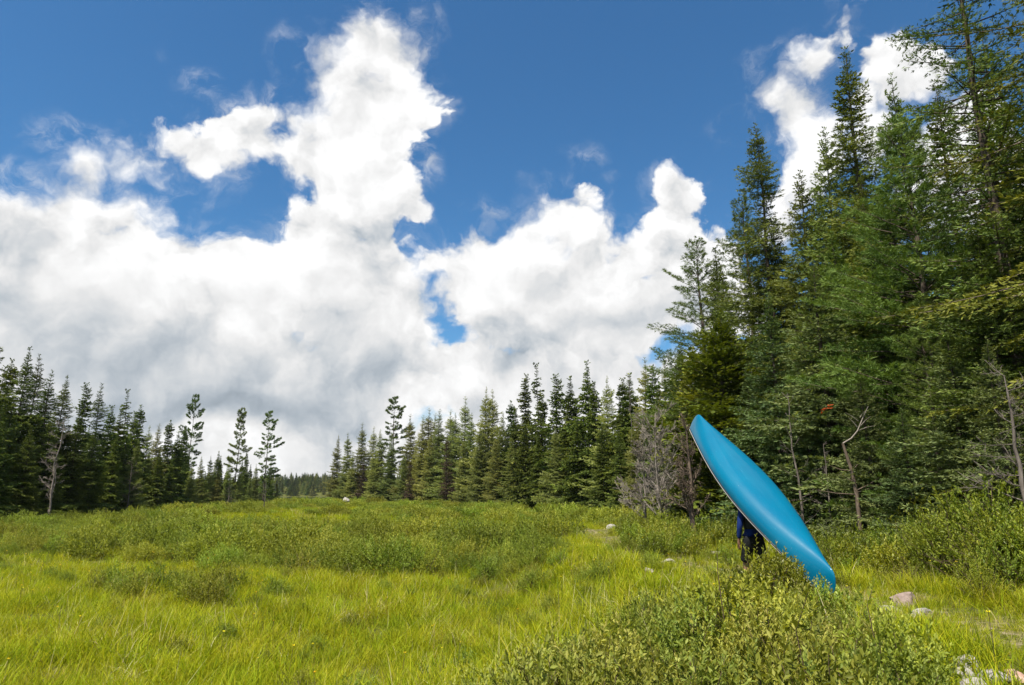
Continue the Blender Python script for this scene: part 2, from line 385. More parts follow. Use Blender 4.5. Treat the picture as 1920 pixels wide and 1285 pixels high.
class Branch:
    """one bough along +X: needle geometry V, F, tone and its woody axis"""
    pass
def bough(L, tw, gap, kind='spruce'):
    B = Branch(); base, dirs, lens, tone = [], [], [], []
    sag = {'spruce': -.10, 'larch': -.03, 'cedar': -.05, 'open': -.06}[kind] * rng.uniform(.4, 1.6)
    up = {'spruce': .16, 'larch': .08, 'cedar': .25, 'open': .10}[kind] * rng.uniform(.5, 1.5)
    sway = rng.normal() * .06
    ax = lambda u: np.array([L * u, L * sway * u * u, L * (sag * 2 * u + (up - sag) * u * u)])
    us = np.linspace(0, 1, 7); B.axis = np.array([ax(u) for u in us])
    start = {'spruce': .10, 'larch': .05, 'cedar': .12, 'open': .34}[kind]
    def spray(p0, d, l, u0, depth):
        k = max(1, int(l / (tw * .55)))
        side = unit(np.cross(d, [0, 0, 1.0]))
        for i in range(k + 1):
            f = (i + rng.uniform(-.3, .3)) / max(k, 1); f = min(max(f, 0), 1)
            p = p0 + d * l * f + np.array([0, 0, -.10 * l * f * f])
            sg = 1 if i % 2 else -1
            dd = unit(d + side * sg * rng.uniform(.35, 1.0) + rng.normal(size=3) * (.28 if kind != 'larch' else .5) + np.array([0, 0, .05 if kind != 'cedar' else -.15]))
            if i == k: dd = unit(d + rng.normal(size=3) * .2)
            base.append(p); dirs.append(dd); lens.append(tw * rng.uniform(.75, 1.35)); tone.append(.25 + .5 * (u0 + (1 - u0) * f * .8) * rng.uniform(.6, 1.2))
    nl = max(3, int(L * (1 - start) / gap))
    for i in range(nl):
        u = start + (1 - start) * (i + rng.uniform(0, .9)) / nl
        p = ax(u); t = unit(ax(min(u + .02, 1.02)) - ax(u))
        for sg in ((1, -1) if rng.random() < .8 else (rng.choice([1, -1]),)):
            ang = rng.uniform(.7, 1.15) if kind != 'larch' else rng.uniform(.8, 1.5)
            d = unit(t * math.cos(ang) + np.array([0, sg * math.sin(ang), 0]) + np.array([0, 0, rng.uniform(-.32, .12)]))
            l = min(.62, (.46 * L * (1 - u) ** .8 + tw * .6)) * rng.uniform(.6, 1.1) * (1 if kind != 'larch' else .8)
            spray(p, d, l, u, 0)
    k = int(L * (1 - start) / (tw * .5))
    for i in range(k):
        u = start + (1 - start) * i / k; t = unit(ax(u + .02) - ax(u))
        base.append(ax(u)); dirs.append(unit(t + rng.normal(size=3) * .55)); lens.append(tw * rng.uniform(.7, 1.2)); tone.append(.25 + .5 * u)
    base = np.array(base); dirs = np.array(dirs); lens = np.array(lens)
    wd = lens * {'spruce': .24, 'larch': .20, 'cedar': .30, 'open': .22}[kind]
    B.V, B.F, k = diamonds(base, dirs, lens, wd, flat=(kind == 'cedar'), fan=(kind in ('spruce', 'open') and tw < .17 and L > .45))
    B.T = np.repeat(np.clip(np.array(tone), 0, 1), k); B.L = L
    return B
def pine_bough(L, nl, blade, bw):
    """a pine limb with plumes of long soft needles at the ends of its twigs"""
    B = Branch(); up = rng.uniform(.10, .28); sway = rng.normal() * .08
    ax = lambda u: np.array([L * u, L * sway * u * u, L * (-.05 * u + up * u * u)])
    B.axis = np.array([ax(u) for u in np.linspace(0, 1, 7)])
    pts, ds, tn = [], [], []
    n = max(4, int(L * 5.5))
    for i in range(n):
        u = .28 + .72 * (i + rng.uniform(0, .8)) / n; u = min(u, 1)
        for sg in (1, -1):
            ang = rng.uniform(.5, 1.05); t = unit(ax(u + .02) - ax(u))
            d = unit(t * math.cos(ang) + np.array([0, sg * math.sin(ang), 0]) + np.array([0, 0, rng.uniform(-.02, .3)]))
            l = (.42 * L * (1 - u) ** .7 + .12) * rng.uniform(.6, 1.1); step = blade * 1.0
            for j in range(int(l / step) + 1):
                f = (j + 1) * step / max(l, step)
                if f < .25: continue
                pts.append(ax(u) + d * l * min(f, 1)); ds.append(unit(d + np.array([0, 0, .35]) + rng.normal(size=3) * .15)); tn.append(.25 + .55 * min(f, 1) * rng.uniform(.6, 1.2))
    pts.append(ax(1)); ds.append(unit(ax(1) - ax(.95))); tn.append(.8)
    pts = np.repeat(np.array(pts), nl, 0); ds = np.repeat(np.array(ds), nl, 0); m = len(pts)
    d = unit(ds + rng.normal(size=(m, 3)) * .5); s = unit(np.cross(d, rng.normal(size=(m, 3)))) * bw
    ln = blade * rng.uniform(.8, 1.4, (m, 1))
    B.V = np.stack([pts - s * .6, pts + d * ln * .5 + s * .55 , pts + d * ln, pts + d * ln * .45 - s * .55], 1).reshape(-1, 3); B.F = np.arange(m * 4).reshape(-1, 4)
    B.T = np.repeat(np.clip(np.repeat(tn, nl) + rng.normal(size=m) * .08, 0, 1), 4); B.L = L
    return B

def place(B, scale, az, pitch, pos, roll=0.0):
    def rot(V):
        V = V * scale
        if roll: c, s = math.cos(roll), math.sin(roll); V = np.stack([V[:, 0], V[:, 1] * c - V[:, 2] * s, V[:, 1] * s + V[:, 2] * c], 1)
        c, s = math.cos(pitch), math.sin(pitch); V = np.stack([V[:, 0] * c - V[:, 2] * s, V[:, 1], V[:, 0] * s + V[:, 2] * c], 1)
        c, s = math.cos(az), math.sin(az); return np.stack([V[:, 0] * c - V[:, 1] * s, V[:, 0] * s + V[:, 1] * c, V[:, 2]], 1) + pos
    return rot
def boughs(kind, tw, gap, lengths=(.3, .6, 1.0, 1.5, 2.1, 2.8), each=3):
    if kind == 'pine': return [pine_bough(L, tw[0], tw[1], tw[2]) for L in lengths for _ in range(each)]
    return [bough(L, tw * min(1, .42 + .42 * L), gap * min(1, .5 + .4 * L), kind) for L in lengths for _ in range(each)]
def conifer(H, rad, lib, mat, h0=.06, step=.30, per=5, pitch=(.7, -.15, -.45), sides=6, trunk=.011, ragged=.25, lean=0.0, bare=0.0, keep=None, limb=.014, top=.0):
    """a conifer: a tapered trunk with a bough at every limb. rad(t) is the crown radius at the height fraction t. Returns its crown and trunk meshes"""
    C, T = Buf(), Buf()
    zz = np.linspace(0, H, 14); ph = rng.uniform(0, 6.28); wob = lambda z: np.array([.035 * math.sin(z * .9 + ph) + lean * (z / H) ** 2 * H, .035 * math.cos(z * .7 + ph), 0])
    T.tube([np.array([0, 0, z]) + wob(z) for z in zz], [max(.008, H * trunk * (1 - z / H) ** .85 + .006) * (1.35 if i == 0 else 1) for i, z in enumerate(zz)], sides, 0)
    z = H * h0; off = rng.uniform(0, 6.28)
    sectors = rng.uniform(1 - ragged, 1 + ragged * .5, 7)
    while z < H * .992:
        t = z / H; r0 = rad(t)
        clump = 1 + ragged * .6 * math.sin(z * 2.3 + ph)
        n = max(3, int(round(per * (1 if r0 > .35 else .8) + rng.uniform(-.6, .6))))
        off += rng.uniform(.5, 1.3)
        for k in range(n):
            az = off + k * 6.283 / n + rng.normal() * .22
            r = r0 * clump * sectors[int(az / 6.283 * 7) % 7] * rng.uniform(1 - ragged, 1 + ragged * .5)
            if rng.random() < bare or (keep and not keep(t, az)): continue
            zl = z + rng.uniform(-.5, .5) * step
            pt = pitch[1] + (pitch[0] - pitch[1]) * max(0, (t - .55) / .45) ** 1.5 if t > .55 else pitch[2] + (pitch[1] - pitch[2]) * t / .55
            pt += rng.normal() * .10
            c = math.cos(pt); r = max(r, .10); L = r / max(.5, c)
            cand = sorted(range(len(lib)), key=lambda i: abs(lib[i].L - L))[:3]; B = lib[cand[rng.integers(0, 3)]]
            rot = place(B, L / B.L, az, pt, np.array([0, 0, zl]) + wob(zl), rng.normal() * .25)
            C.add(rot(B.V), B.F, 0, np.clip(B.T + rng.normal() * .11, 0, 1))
            if limb and L > .25: T.tube(rot(B.axis), np.linspace(limb * L ** .7 + .003, .003, len(B.axis)), 3, 0)
        z += step * (1 if t < .8 else .75) * rng.uniform(.75, 1.25)
    rot = place(lib[0], max(.35, top) / lib[0].L, 0, 1.5, np.array([0, 0, H - .12]) + wob(H)); C.add(rot(lib[0].V), lib[0].F, 0, lib[0].T)
    return C.mesh('crown', mat), T.mesh('trunk', M['bark'], True)

def dead_tree(H, spread, nb, seed, sub=6, rad=.05, mat='dead', rise=(.1, .7), h0=.15, tip=.003, curl=.25):
    r = np.random.default_rng(seed); T = Buf(); twigs = Buf()
    n = 12; zz = np.linspace(0, H, n); jit = np.cumsum(r.normal(size=(n, 2)) * H * .007, 0)
    spine = np.stack([jit[:, 0], jit[:, 1], zz], 1); T.tube(spine, rad * (1 - zz / H) ** .8 + .008, 6)
    def limb(p, d, l, r0, depth):
        k = 6 if depth == 0 else 3; pts = [p]; dd = d.copy()
        for i in range(k):
            dd = unit(dd + r.normal(size=3) * curl * (.35 if depth == 0 else .5) + np.array([0, 0, .08])); pts.append(pts[-1] + dd * l / k)
        pts = np.array(pts); (T if depth == 0 else twigs).tube(pts, np.linspace(r0, max(tip, r0 * .25), k + 1), 4 if depth == 0 else 3)
        if depth < 2:
            for j in range(sub if depth == 0 else max(2, sub // 2)):
                f = r.uniform(.25, 1); q = pts[int(f * (k - .01))]
                limb(q, unit(dd + r.normal(size=3) * .75), l * r.uniform(.2, .5) * (1.1 - .4 * f), r0 * .45, depth + 1)
    for i in range(nb):
        f = h0 + (1 - h0) * (i + r.uniform(0, .9)) / nb; p = np.array([np.interp(f * H, zz, spine[:, k]) for k in range(3)])
        az = r.uniform(0, 6.28); e = r.uniform(*rise)
        limb(p, np.array([math.cos(az) * math.cos(e), math.sin(az) * math.cos(e), math.sin(e)]), spread * (1.15 - .75 * f) * r.uniform(.45, 1.1), max(.008, rad * .38 * (1.1 - f)), 0)
    return T.mesh('trunk', M[mat], True), twigs.mesh('twig', M[mat])

def leaves(base, d, ln, wd, fold=.35):
    n = len(base); d = unit(d); up = np.tile([0., 0., 1.], (n, 1)) + rng.normal(size=(n, 3)) * .5
    s = unit(np.cross(d, up)); nn = np.cross(s, d); ln = ln[:, None]; wd = wd[:, None]
    mid = base + d * ln * .5
    V = np.stack([base, mid + s * wd + nn * wd * fold, base + d * ln - nn * wd * .3, mid - s * wd + nn * wd * fold], 1).reshape(-1, 3)
    i = np.arange(n)[:, None] * 4
    return V, np.concatenate([i + [0, 1, 2], i + [0, 2, 3]], 0)
def shrub(w, h, nsh, per, ll, lw, mat, upright=.6, nst=40, shoot=.2, wild=.25, hollow=.45, dead=0):
    """a leafy bush: shoots fill an uneven dome, each with leaves spiralling along it; brown stems rise from its foot"""
    F, S = Buf(), Buf()
    ph = rng.uniform(0, 6.28, 6); am = rng.uniform(-1, 1, 6)
    az = rng.uniform(0, 6.28, nsh); el = np.arcsin(rng.uniform(.0, 1, nsh)); rr = hollow + (1 - hollow) * rng.uniform(0, 1, nsh) ** .6
    lump = 1 + wild * sum(am[k] * np.sin((k % 3 + 2) * az + 3 * el * (k % 2) + ph[k]) for k in range(6)) / 2.2
    rr = rr * np.clip(lump, .62, 1.3)
    dirn = np.stack([np.cos(az) * np.cos(el), np.sin(az) * np.cos(el), np.sin(el)], 1)
    tip = dirn * rr[:, None] * np.array([w / 2, w / 2, h]); tip[:, 2] = np.maximum(tip[:, 2] * .82 + h * .22, .08)
    sdir = unit(dirn * .5 + np.array([0, 0, upright]) + rng.normal(size=(nsh, 3)) * .3); sl = shoot * rng.uniform(.6, 1.4, nsh)
    start = tip - sdir * sl[:, None]
    f = np.tile(np.linspace(.05, 1, per), nsh); k = np.repeat(np.arange(nsh), per); m = len(f)
    b = start[k] + sdir[k] * (sl[k] * f)[:, None]
    a = unit(rng.normal(size=(m, 3))); ld = unit(sdir[k] * (.35 + .5 * f[:, None]) + a * .62 + np.array([0, 0, .12]))
    size = (1 - .35 * f) * rng.uniform(.75, 1.25, m)
    V, FF = leaves(b, ld, ll * size, lw * size)
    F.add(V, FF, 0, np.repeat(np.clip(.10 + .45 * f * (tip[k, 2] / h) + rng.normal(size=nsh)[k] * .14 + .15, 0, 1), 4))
    for i in rng.choice(nsh, min(nst, nsh), replace=False):
        p0 = np.array([*(rng.normal(size=2) * w * .10), -.05]); p2 = start[i]; mid = (p0 + p2) / 2 + np.array([*(rng.normal(size=2) * .04), .06 * h])
        S.tube([p0, mid, p2, tip[i]], [.007, .005, .003, .002], 3)
    for i in range(dead):
        a_ = rng.uniform(0, 6.28); e = rng.uniform(.1, 1.2); l = rng.uniform(.5, 1.05) * h; d = np.array([math.cos(a_) * math.cos(e), math.sin(a_) * math.cos(e), math.sin(e)])
        p = [np.array([*(rng.normal(size=2) * w * .16), 0])]
        for j in range(4): d = unit(d + rng.normal(size=3) * .25); p.append(p[-1] + d * l / 4)
        S.tube(p, [.006, .005, .004, .003, .002], 3)
    return F.mesh('foliage', M[mat]), S.mesh('stem', M['stem'])
def tuft(n, h, spread, mat='grass', wid=.0045, bend=.5):
    F = Buf()
    for i in range(n):
        az = rng.uniform(0, 6.28); p = np.array([*(rng.normal(size=2) * spread * .5), -.02]); l = h * rng.uniform(.55, 1.15)
        out = np.array([math.cos(az), math.sin(az), 0]); d = unit(np.array([0, 0, 1.]) + out * rng.uniform(.05, .95)); side = np.array([-out[1], out[0], 0]); side = unit(side + rng.normal(size=3) * .4)
        b = bend * rng.uniform(.2, 1.3); pts = []
        for k in range(5):
            pts.append(p.copy()); p = p + d * l / 4; d = unit(d + out * b * .28 - np.array([0, 0, b * .16 * k]))
        pts = np.array(pts); w = wid * rng.uniform(.7, 1.3) * np.array([.8, 1, .9, .6, .08])[:, None]
        V = np.concatenate([pts - side * w, pts + side * w]); q = [[k, k + 1, k + 6, k + 5] for k in range(4)]
        F.add(V, q, 0, np.clip(rng.uniform(.05, .75) + np.tile(np.linspace(-.05, .18, 5), 2), 0, 1))
    return F.mesh('tuft', M[mat])

def scatter(name, pts, protos, scl, rot=None, kind='stuff', label=None, cat=None, idx=None):
    """one object that bears many small plants: points with a turn, a size and a pick"""
    n = len(pts); me = bpy.data.meshes.new(name); me.vertices.add(n); me.vertices.foreach_set('co', np.asarray(pts, np.float32).ravel())
    rot = np.stack([rng.normal(size=n) * .08, rng.normal(size=n) * .08, rng.uniform(0, 6.28, n)], 1) if rot is None else rot
    a = me.attributes.new('turn', 'FLOAT_VECTOR', 'POINT'); a.data.foreach_set('vector', rot.astype(np.float32).ravel())
    scl = np.asarray(scl, float); scl = np.repeat(scl[:, None], 3, 1) if scl.ndim == 1 else scl
    a = me.attributes.new('size', 'FLOAT_VECTOR', 'POINT'); a.data.foreach_set('vector', scl.astype(np.float32).ravel())
    a = me.attributes.new('pick', 'INT', 'POINT'); a.data.foreach_set('value', (rng.integers(0, len(protos), n) if idx is None else idx).astype(np.int32))
    ob = link(bpy.data.objects.new(name, me)); props(ob, label, cat, None, kind)
    col = bpy.data.collections.new(name + '_kinds')
    for i, p in enumerate(protos):
        for q in (p if isinstance(p, (list, tuple)) else [p]):
            pass
        o = bpy.data.objects.new('%s_kind_%02d' % (name, i), p); col.objects.link(o)
    ng = bpy.data.node_groups.new(name, 'GeometryNodeTree')
    ng.interface.new_socket('Geometry', in_out='INPUT', socket_type='NodeSocketGeometry'); ng.interface.new_socket('Geometry', in_out='OUTPUT', socket_type='NodeSocketGeometry')
    gi = ng.nodes.new('NodeGroupInput'); go = ng.nodes.new('NodeGroupOutput'); ci = ng.nodes.new('GeometryNodeCollectionInfo'); ip = ng.nodes.new('GeometryNodeInstanceOnPoints')
    ci.inputs['Collection'].default_value = col; ci.inputs['Separate Children'].default_value = True; ci.inputs['Reset Children'].default_value = True
    ip.inputs['Pick Instance'].default_value = True
    def attr(nm, ty):
        a = ng.nodes.new('GeometryNodeInputNamedAttribute'); a.data_type = ty; a.inputs['Name'].default_value = nm; return [o for o in a.outputs if o.enabled][0]
    L_ = ng.links.new
    L_(gi.outputs[0], ip.inputs['Points']); L_(ci.outputs[0], ip.inputs['Instance']); L_(attr('pick', 'INT'), ip.inputs['Instance Index'])
    L_(attr('turn', 'FLOAT_VECTOR'), ip.inputs['Rotation']); L_(attr('size', 'FLOAT_VECTOR'), ip.inputs['Scale']); L_(ip.outputs[0], go.inputs[0])
    md = ob.modifiers.new('scatter', 'NODES'); md.node_group = ng
    return ob
def both(ms):
    """foliage and stems of a bush joined into one mesh, for the shrub masses"""
    f, s = ms; me = bpy.data.meshes.new('shrub'); nv, ns = len(f.vertices), len(s.vertices)
    co = np.empty((nv + ns) * 3, np.float32); f.vertices.foreach_get('co', co[:nv * 3]); s.vertices.foreach_get('co', co[nv * 3:])
    def lp(m): a = np.empty(len(m.loops), np.int32); m.loops.foreach_get('vertex_index', a); b = np.empty(len(m.polygons), np.int32); m.polygons.foreach_get('loop_start', b); return a, b
    a, b = lp(f); c, d = lp(s)
    me.vertices.add(nv + ns); me.vertices.foreach_set('co', co); me.loops.add(len(a) + len(c)); me.loops.foreach_set('vertex_index', np.concatenate([a, c + nv]))
    me.polygons.add(len(b) + len(d)); me.polygons.foreach_set('loop_start', np.concatenate([b, d + len(a)])); me.polygons.foreach_set('material_index', np.concatenate([np.zeros(len(b), np.int32), np.ones(len(d), np.int32)]))
    t = np.empty(nv, np.float32); f.attributes['tone'].data.foreach_get('value', t); q = me.attributes.new('tone', 'FLOAT', 'POINT'); q.data.foreach_set('value', np.concatenate([t, np.full(ns, .5, np.float32)]))
    me.materials.append(f.materials[0]); me.materials.append(s.materials[0]); me.update(calc_edges=True); return me

# ---------------------------------------------------------------- ground, lake, far hill
def project(p):
    r = np.asarray(p, float) - np.array([0, 0, CAM_H]); dep = r[..., 1] * ct + r[..., 2] * st
    return np.stack([960 + FPX * r[..., 0] / dep, 642.5 - FPX * (-r[..., 1] * st + r[..., 2] * ct) / dep], -1)
def inside(q, poly):
    x, y = q[..., 0], q[..., 1]; r = np.zeros(x.shape, bool); n = len(poly)
    for i in range(n):
        (x1, y1), (x2, y2) = poly[i], poly[(i + 1) % n]
        r ^= ((y1 > y) != (y2 > y)) & (x < (x2 - x1) * (y - y1) / (y2 - y1 + 1e-12) + x1)
    return r
def gx(px, Y): return (px - 960) / 1280 * Y * .935

PATH = [(5.2, 4.0), (5.6, 6.0), (5.75, 8.0), (5.6, 10.0), (5.0, 12.0), (4.5, 15.0), (4.0, 19.0), (3.2, 25.0), (3.6, 33.0)]      # the portage trail
def path_dist(x, y):
    d = np.full(np.shape(x), 1e9)
    for (a, b), (c, e) in zip(PATH[:-1], PATH[1:]):
        vx, vy = c - a, e - b; t = np.clip(((x - a) * vx + (y - b) * vy) / (vx * vx + vy * vy), 0, 1)
        d = np.minimum(d, np.hypot(x - a - t * vx, y - b - t * vy))
    return d
def forest_edge(y):                       # x of the right-hand forest's edge
    return np.interp(y, [0, 12, 45, 60, 75, 92, 110, 132, 152, 168], [9.4, 9.4, 9.6, 9.2, 7.2, 2.6, -5.5, -17, -31, -45])
def left_edge(y): return np.interp(y, [40, 52, 70, 95, 120, 140, 160], [-44, -40, -42, -46, -50, -52, -55])

def ground():
    s = np.sinh(np.linspace(-6.0, 6.0, 171)); xs = s / s[-1] * 2600
    t = np.sinh(np.linspace(-4.2, 6.0, 181)); ys = t / t[-1] * 2800 + 8
    X, Y = np.meshgrid(xs, ys); Z = gz(X, Y) * np.clip(1.4 - np.hypot(X, Y) / 300, 0, 1)
    n, m = X.shape; i = np.arange(n - 1)[:, None] * m; j = np.arange(m - 1)[None]
    F = np.stack([i + j, i + j + 1, i + m + j + 1, i + m + j], -1).reshape(-1, 4)
    b = Buf(); b.add(np.stack([X, Y, Z], -1).reshape(-1, 3), F); me = b.mesh('ground', M['ground'], True)
    pd = np.clip(1.5 - path_dist(X, Y) / .5, 0, 1) * (Y < 34)
    a = me.attributes.new('path', 'FLOAT', 'POINT'); a.data.foreach_set('value', pd.ravel().astype(np.float32))
    li = np.clip((X - forest_edge(Y) + .6) / 1.2, 0, 1) * (Y < 200) + np.clip((left_edge(Y) - X) / 2, 0, 1) * (Y > 30) * (Y < 200)
    a = me.attributes.new('litter', 'FLOAT', 'POINT'); a.data.foreach_set('value', np.clip(li, 0, 1).ravel().astype(np.float32))
    props(part('ground', me, None), kind='structure')
ground()
b = Buf(); b.add([(-170, 190, .12), (60, 190, .12), (140, 600, .12), (-420, 600, .12)], [[0, 1, 2, 3]])
props(part('lake', b.mesh('lake', M['water']), None), kind='structure')
def hill():
    xs = np.linspace(-700, 500, 61); ys = np.linspace(590, 900, 16); X, Y = np.meshgrid(xs, ys)
    Z = hill_z(X, Y); n, m = X.shape; i = np.arange(n - 1)[:, None] * m; j = np.arange(m - 1)[None]
    b = Buf(); b.add(np.stack([X, Y, Z], -1).reshape(-1, 3), np.stack([i + j, i + j + 1, i + m + j + 1, i + m + j], -1).reshape(-1, 4))
    props(part('hill', b.mesh('hill', M['ground'], True), None), kind='structure')
def hill_z(X, Y):
    prof = 14 + 4 * np.sin(X * .008 + 1.0) + 2.5 * np.sin(X * .021 + .4) + 1.5 * np.sin(X * .05)
    return np.clip((Y - 600) / 130, -.02, 1) ** .8 * prof if False else np.power(np.clip((Y - 600) / 130, 0, 1), .8) * prof - .3
hill()

# ---------------------------------------------------------------- tree meshes, each used by several trees
taper = lambda R, e=.85, low=.08: (lambda t: R * min(1, .55 + t / low * .45) * (1 - t) ** e)
def club(R):
    return lambda t: R * (1 - t) ** .9 if t < .74 else R * (.20 if t < .82 else .27 * max(0, (1 - t) / .18) ** .6)
near_lib = boughs('spruce', .15, .14, each=3); open_lib = boughs('open', .15, .14, (.4, .8, 1.3, 1.9, 2.6, 3.4), 3); cedar_lib = boughs('cedar', .15, .10, (.3, .6, 1.0, 1.5), 3)
pine_lib = boughs('pine', (.125, 11, .0085), None, (.5, .9, 1.4, 2.0, 2.7), 3) if False else boughs('pine', (11, .14, .0135), 0, (.5, .9, 1.4, 2.0, 2.7), 3)
farp_lib = boughs('pine', (14, .23, .036), 0, (.7, 1.3, 2.0, 2.8), 3)
far_lib = boughs('spruce', .30, .17, each=3); larch_lib = boughs('larch', .17, .115, each=3); mid_lib = boughs('spruce', .20, .15, each=3)

TREES = {}
def kind(k, H, *a, **kw): TREES[k] = (H, *conifer(H, *a, **kw))
# close to the camera
kind('big', 17, taper(3.4, .9), near_lib, M['spruce'], step=.32, per=7, ragged=.38, pitch=(.75, -.05, -.35), h0=.05, trunk=.0085)
kind('big2', 15, taper(2.9, .75), near_lib, M['spruce'], step=.32, per=7, ragged=.42, pitch=(.7, .0, -.3), h0=.04, trunk=.009)
fresh_lib = boughs('spruce', .115, .13, (.3, .7, 1.2, 1.8, 2.5, 3.2), 2)
kind('fresh', 19, taper(3.8, .7), fresh_lib, M['fresh'], step=.50, per=6, ragged=.35, pitch=(.6, -.12, -.45), h0=.05, trunk=.009)
kind('open', 24, lambda t: 3.6 * min(1, .4 + t) * (1 - t) ** .6, open_lib, M['spruce'], step=.42, per=6, ragged=.45, pitch=(.5, .10, -.15), h0=.14, bare=.18, trunk=.0095, limb=.020)
kind('spire', 18, club(3.0), near_lib, M['spruce'], step=.31, per=7, ragged=.35, pitch=(.7, -.2, -.5), h0=.06, trunk=.007, lean=.004)
kind('young', 9, taper(2.3, .9), near_lib, M['spruce_blue'], step=.23, per=7, ragged=.28, pitch=(.8, .05, -.2), h0=.03)
kind('pine_near', 13, lambda t: 3.5 * min(1, .6 + t * 1.2) * (1 - t) ** .75, pine_lib, M['pine'], step=.40, per=6, ragged=.40, pitch=(.95, .25, -.05), h0=.07, trunk=.010)
kind('pine_tall', 17, lambda t: 3.2 * min(1, .5 + t) * (1 - t) ** .7, pine_lib, M['pine'], step=.55, per=6, ragged=.5, pitch=(1.0, .25, .0), h0=.08, trunk=.0095)
kind('cedar', 8, taper(2.2, .7), cedar_lib, M['cedar'], step=.23, per=7, ragged=.35, pitch=(.8, .2, -.1), h0=.02)
# middle distance
kind('mid', 13, taper(2.7, .9), mid_lib, M['spruce'], step=.29, per=7, ragged=.35, pitch=(.7, -.1, -.4), trunk=.008)
kind('mid2', 14, taper(2.3, .85), mid_lib, M['spruce'], step=.29, per=7, ragged=.45, pitch=(.7, -.15, -.45), trunk=.008)
# far
for i, (R_, e) in enumerate(((2.5, .95), (2.1, .88), (3.0, 1.05))):
    kind('far%d' % i, 13, taper(R_, e), far_lib, M['spruce'], step=.36, per=7, ragged=.4, pitch=(.7, -.1, -.4), trunk=.008, limb=0)
for i in range(2):
    kind('club%d' % i, 14, club(2.1), far_lib, M['spruce'], step=.32, per=7, ragged=.45, pitch=(.6, -.25, -.5), trunk=.007, limb=0, bare=.1)
for i, (R_, e) in enumerate(((2.4, .88), (2.9, .95), (2.0, .8))):
    kind('larch%d' % i, 12, taper(R_, e), larch_lib, M['larch'], step=.33, per=7, ragged=.35, pitch=(.8, .2, .0), trunk=.007, limb=0)
kind('lone_pine', 15, lambda t: (2.7 if t > .3 else 1.7) * min(1, .5 + t) * (1 - t) ** .42 + .15, farp_lib, M['pine'], step=.95, per=5, ragged=.6, pitch=(.75, .15, -.05), h0=.10, bare=.1, trunk=.009)
kind('lone_pine2', 15, lambda t: 2.6 * min(1, .4 + t) * (1 - t) ** .5 + .2, farp_lib, M['pine'], step=.80, per=5, ragged=.6, pitch=(1.05, .2, -.1), h0=.10, bare=.15, trunk=.009, lean=.02)
kind('poor', 12, club(1.5), far_lib, M['spruce'], step=.36, per=6, ragged=.5, pitch=(.4, -.3, -.5), trunk=.006, bare=.12, h0=.1)
kind('larch_dead', 9, taper(1.5, .6), boughs('larch', .16, .3, (.4, .8, 1.3), 3), M['stem'], step=.3, per=6, ragged=.5, pitch=(.7, .15, -.2), trunk=.008)

SPECIES = {'big': 'spruce_tree', 'big2': 'spruce_tree', 'fresh': 'spruce_tree', 'open': 'spruce_tree', 'spire': 'spruce_tree', 'young': 'spruce_tree', 'mid': 'spruce_tree', 'mid2': 'spruce_tree', 'poor': 'spruce_tree',
           'pine_near': 'pine_tree', 'pine_tall': 'pine_tree', 'lone_pine': 'pine_tree', 'lone_pine2': 'pine_tree', 'cedar': 'cedar_tree', 'larch_dead': 'larch_tree'}
def tree(k, x, y, H, label, group=None, rot=None, wide=1.0):
    h, crown, trunk = TREES[k]; s = H / h
    nm = SPECIES.get(k) or ('larch_tree' if 'larch' in k else 'spruce_tree')
    o = thing(nm, label, 'tree', (x, y, float(gz(x, y)) - .05), rng.uniform(0, 6.28) if rot is None else rot, group, (s * wide, s * wide, s))
    part('crown', crown, o); part('trunk', trunk, o); return o
PLACED = []
def tree_at(k, px, py, Y, label, group=None, wide=1.0, rot=None):
    """a tree whose top stands at that point of the skyline, Y metres away"""
    p = P(px, py, Y); PLACED.append((p[0], Y)); wide *= 1.2 if px > 1260 and Y < 46 else 1
    return tree(k, p[0], Y, p[2] - float(gz(p[0], Y)), label, group, rot, wide)

# ---- the forest edge on the right, tree by tree
tree_at('open', 1772, -170, 15.5, 'tall old spruce with bare-limbed open crown rising out of the top of the photo', rot=.4)
tree_at('fresh', 1925, -420, 12.6, 'towering spruce with fresh yellow-green branch tips at the right border', rot=2.2)
tree_at('fresh', 1985, -200, 15.0, 'huge dark spruce half cut off by the right border, behind the fresh-tipped one', rot=.7)
tree_at('big', 1583, 100, 24.5, 'bushy spruce with blunt top against the upright white cloud', rot=1.0, wide=1.05)
tree_at('big2', 1545, 250, 26.0, 'lesser spruce top leaning on the left flank of the blunt-topped spruce', wide=.8)
tree_at('spire', 1420, 238, 30.0, 'narrow black spruce with a bare tip, tallest spire against blue sky', wide=1.0)
tree_at('pine_near', 1690, 235, 19.0, 'big soft-needled bright green pine before the dark right-hand spruces', rot=.3, wide=1.1)
tree_at('pine_tall', 1306, 452, 43.0, 'layered pine at the left end of the near forest with upswept top', rot=2.0, wide=1.2)
tree_at('pine_tall', 1392, 372, 33.0, 'blue-green pine leaning its branches left below the black spruce spire', rot=1.2, wide=1.05)
tree_at('big2', 1500, 330, 27.5, 'spruce in the gap between the narrow spire and the blunt-topped spruce')
tree_at('big', 1752, 160, 21.0, 'dark spruce showing its top below the long open boughs')
tree_at('big2', 1672, 150, 27.0, 'thin spruce with a lone clubbed top to the right of the blunt-topped spruce', wide=.62)
tree_at('big', 1840, 60, 17.5, 'dense spruce standing behind the trunk of the open-limbed spruce')
tree_at('young', 1440, 560, 23.5, 'pale spruce above the raised bow of the canoe', wide=1.1)
tree_at('young', 1525, 500, 21.5, 'grey-green young spruce with sunny tips right of the canoe', wide=1.15)
tree_at('cedar', 1348, 590, 27.0, 'yellow-green cedar just above the bow of the canoe', wide=1.15)
tree_at('cedar', 1300, 660, 36.0, 'smaller yellowish cedar at the foot of the layered pine')
tree_at('pine_near', 1720, 560, 17.5, 'low bright pine spreading plumes over the shade at right', wide=1.0)
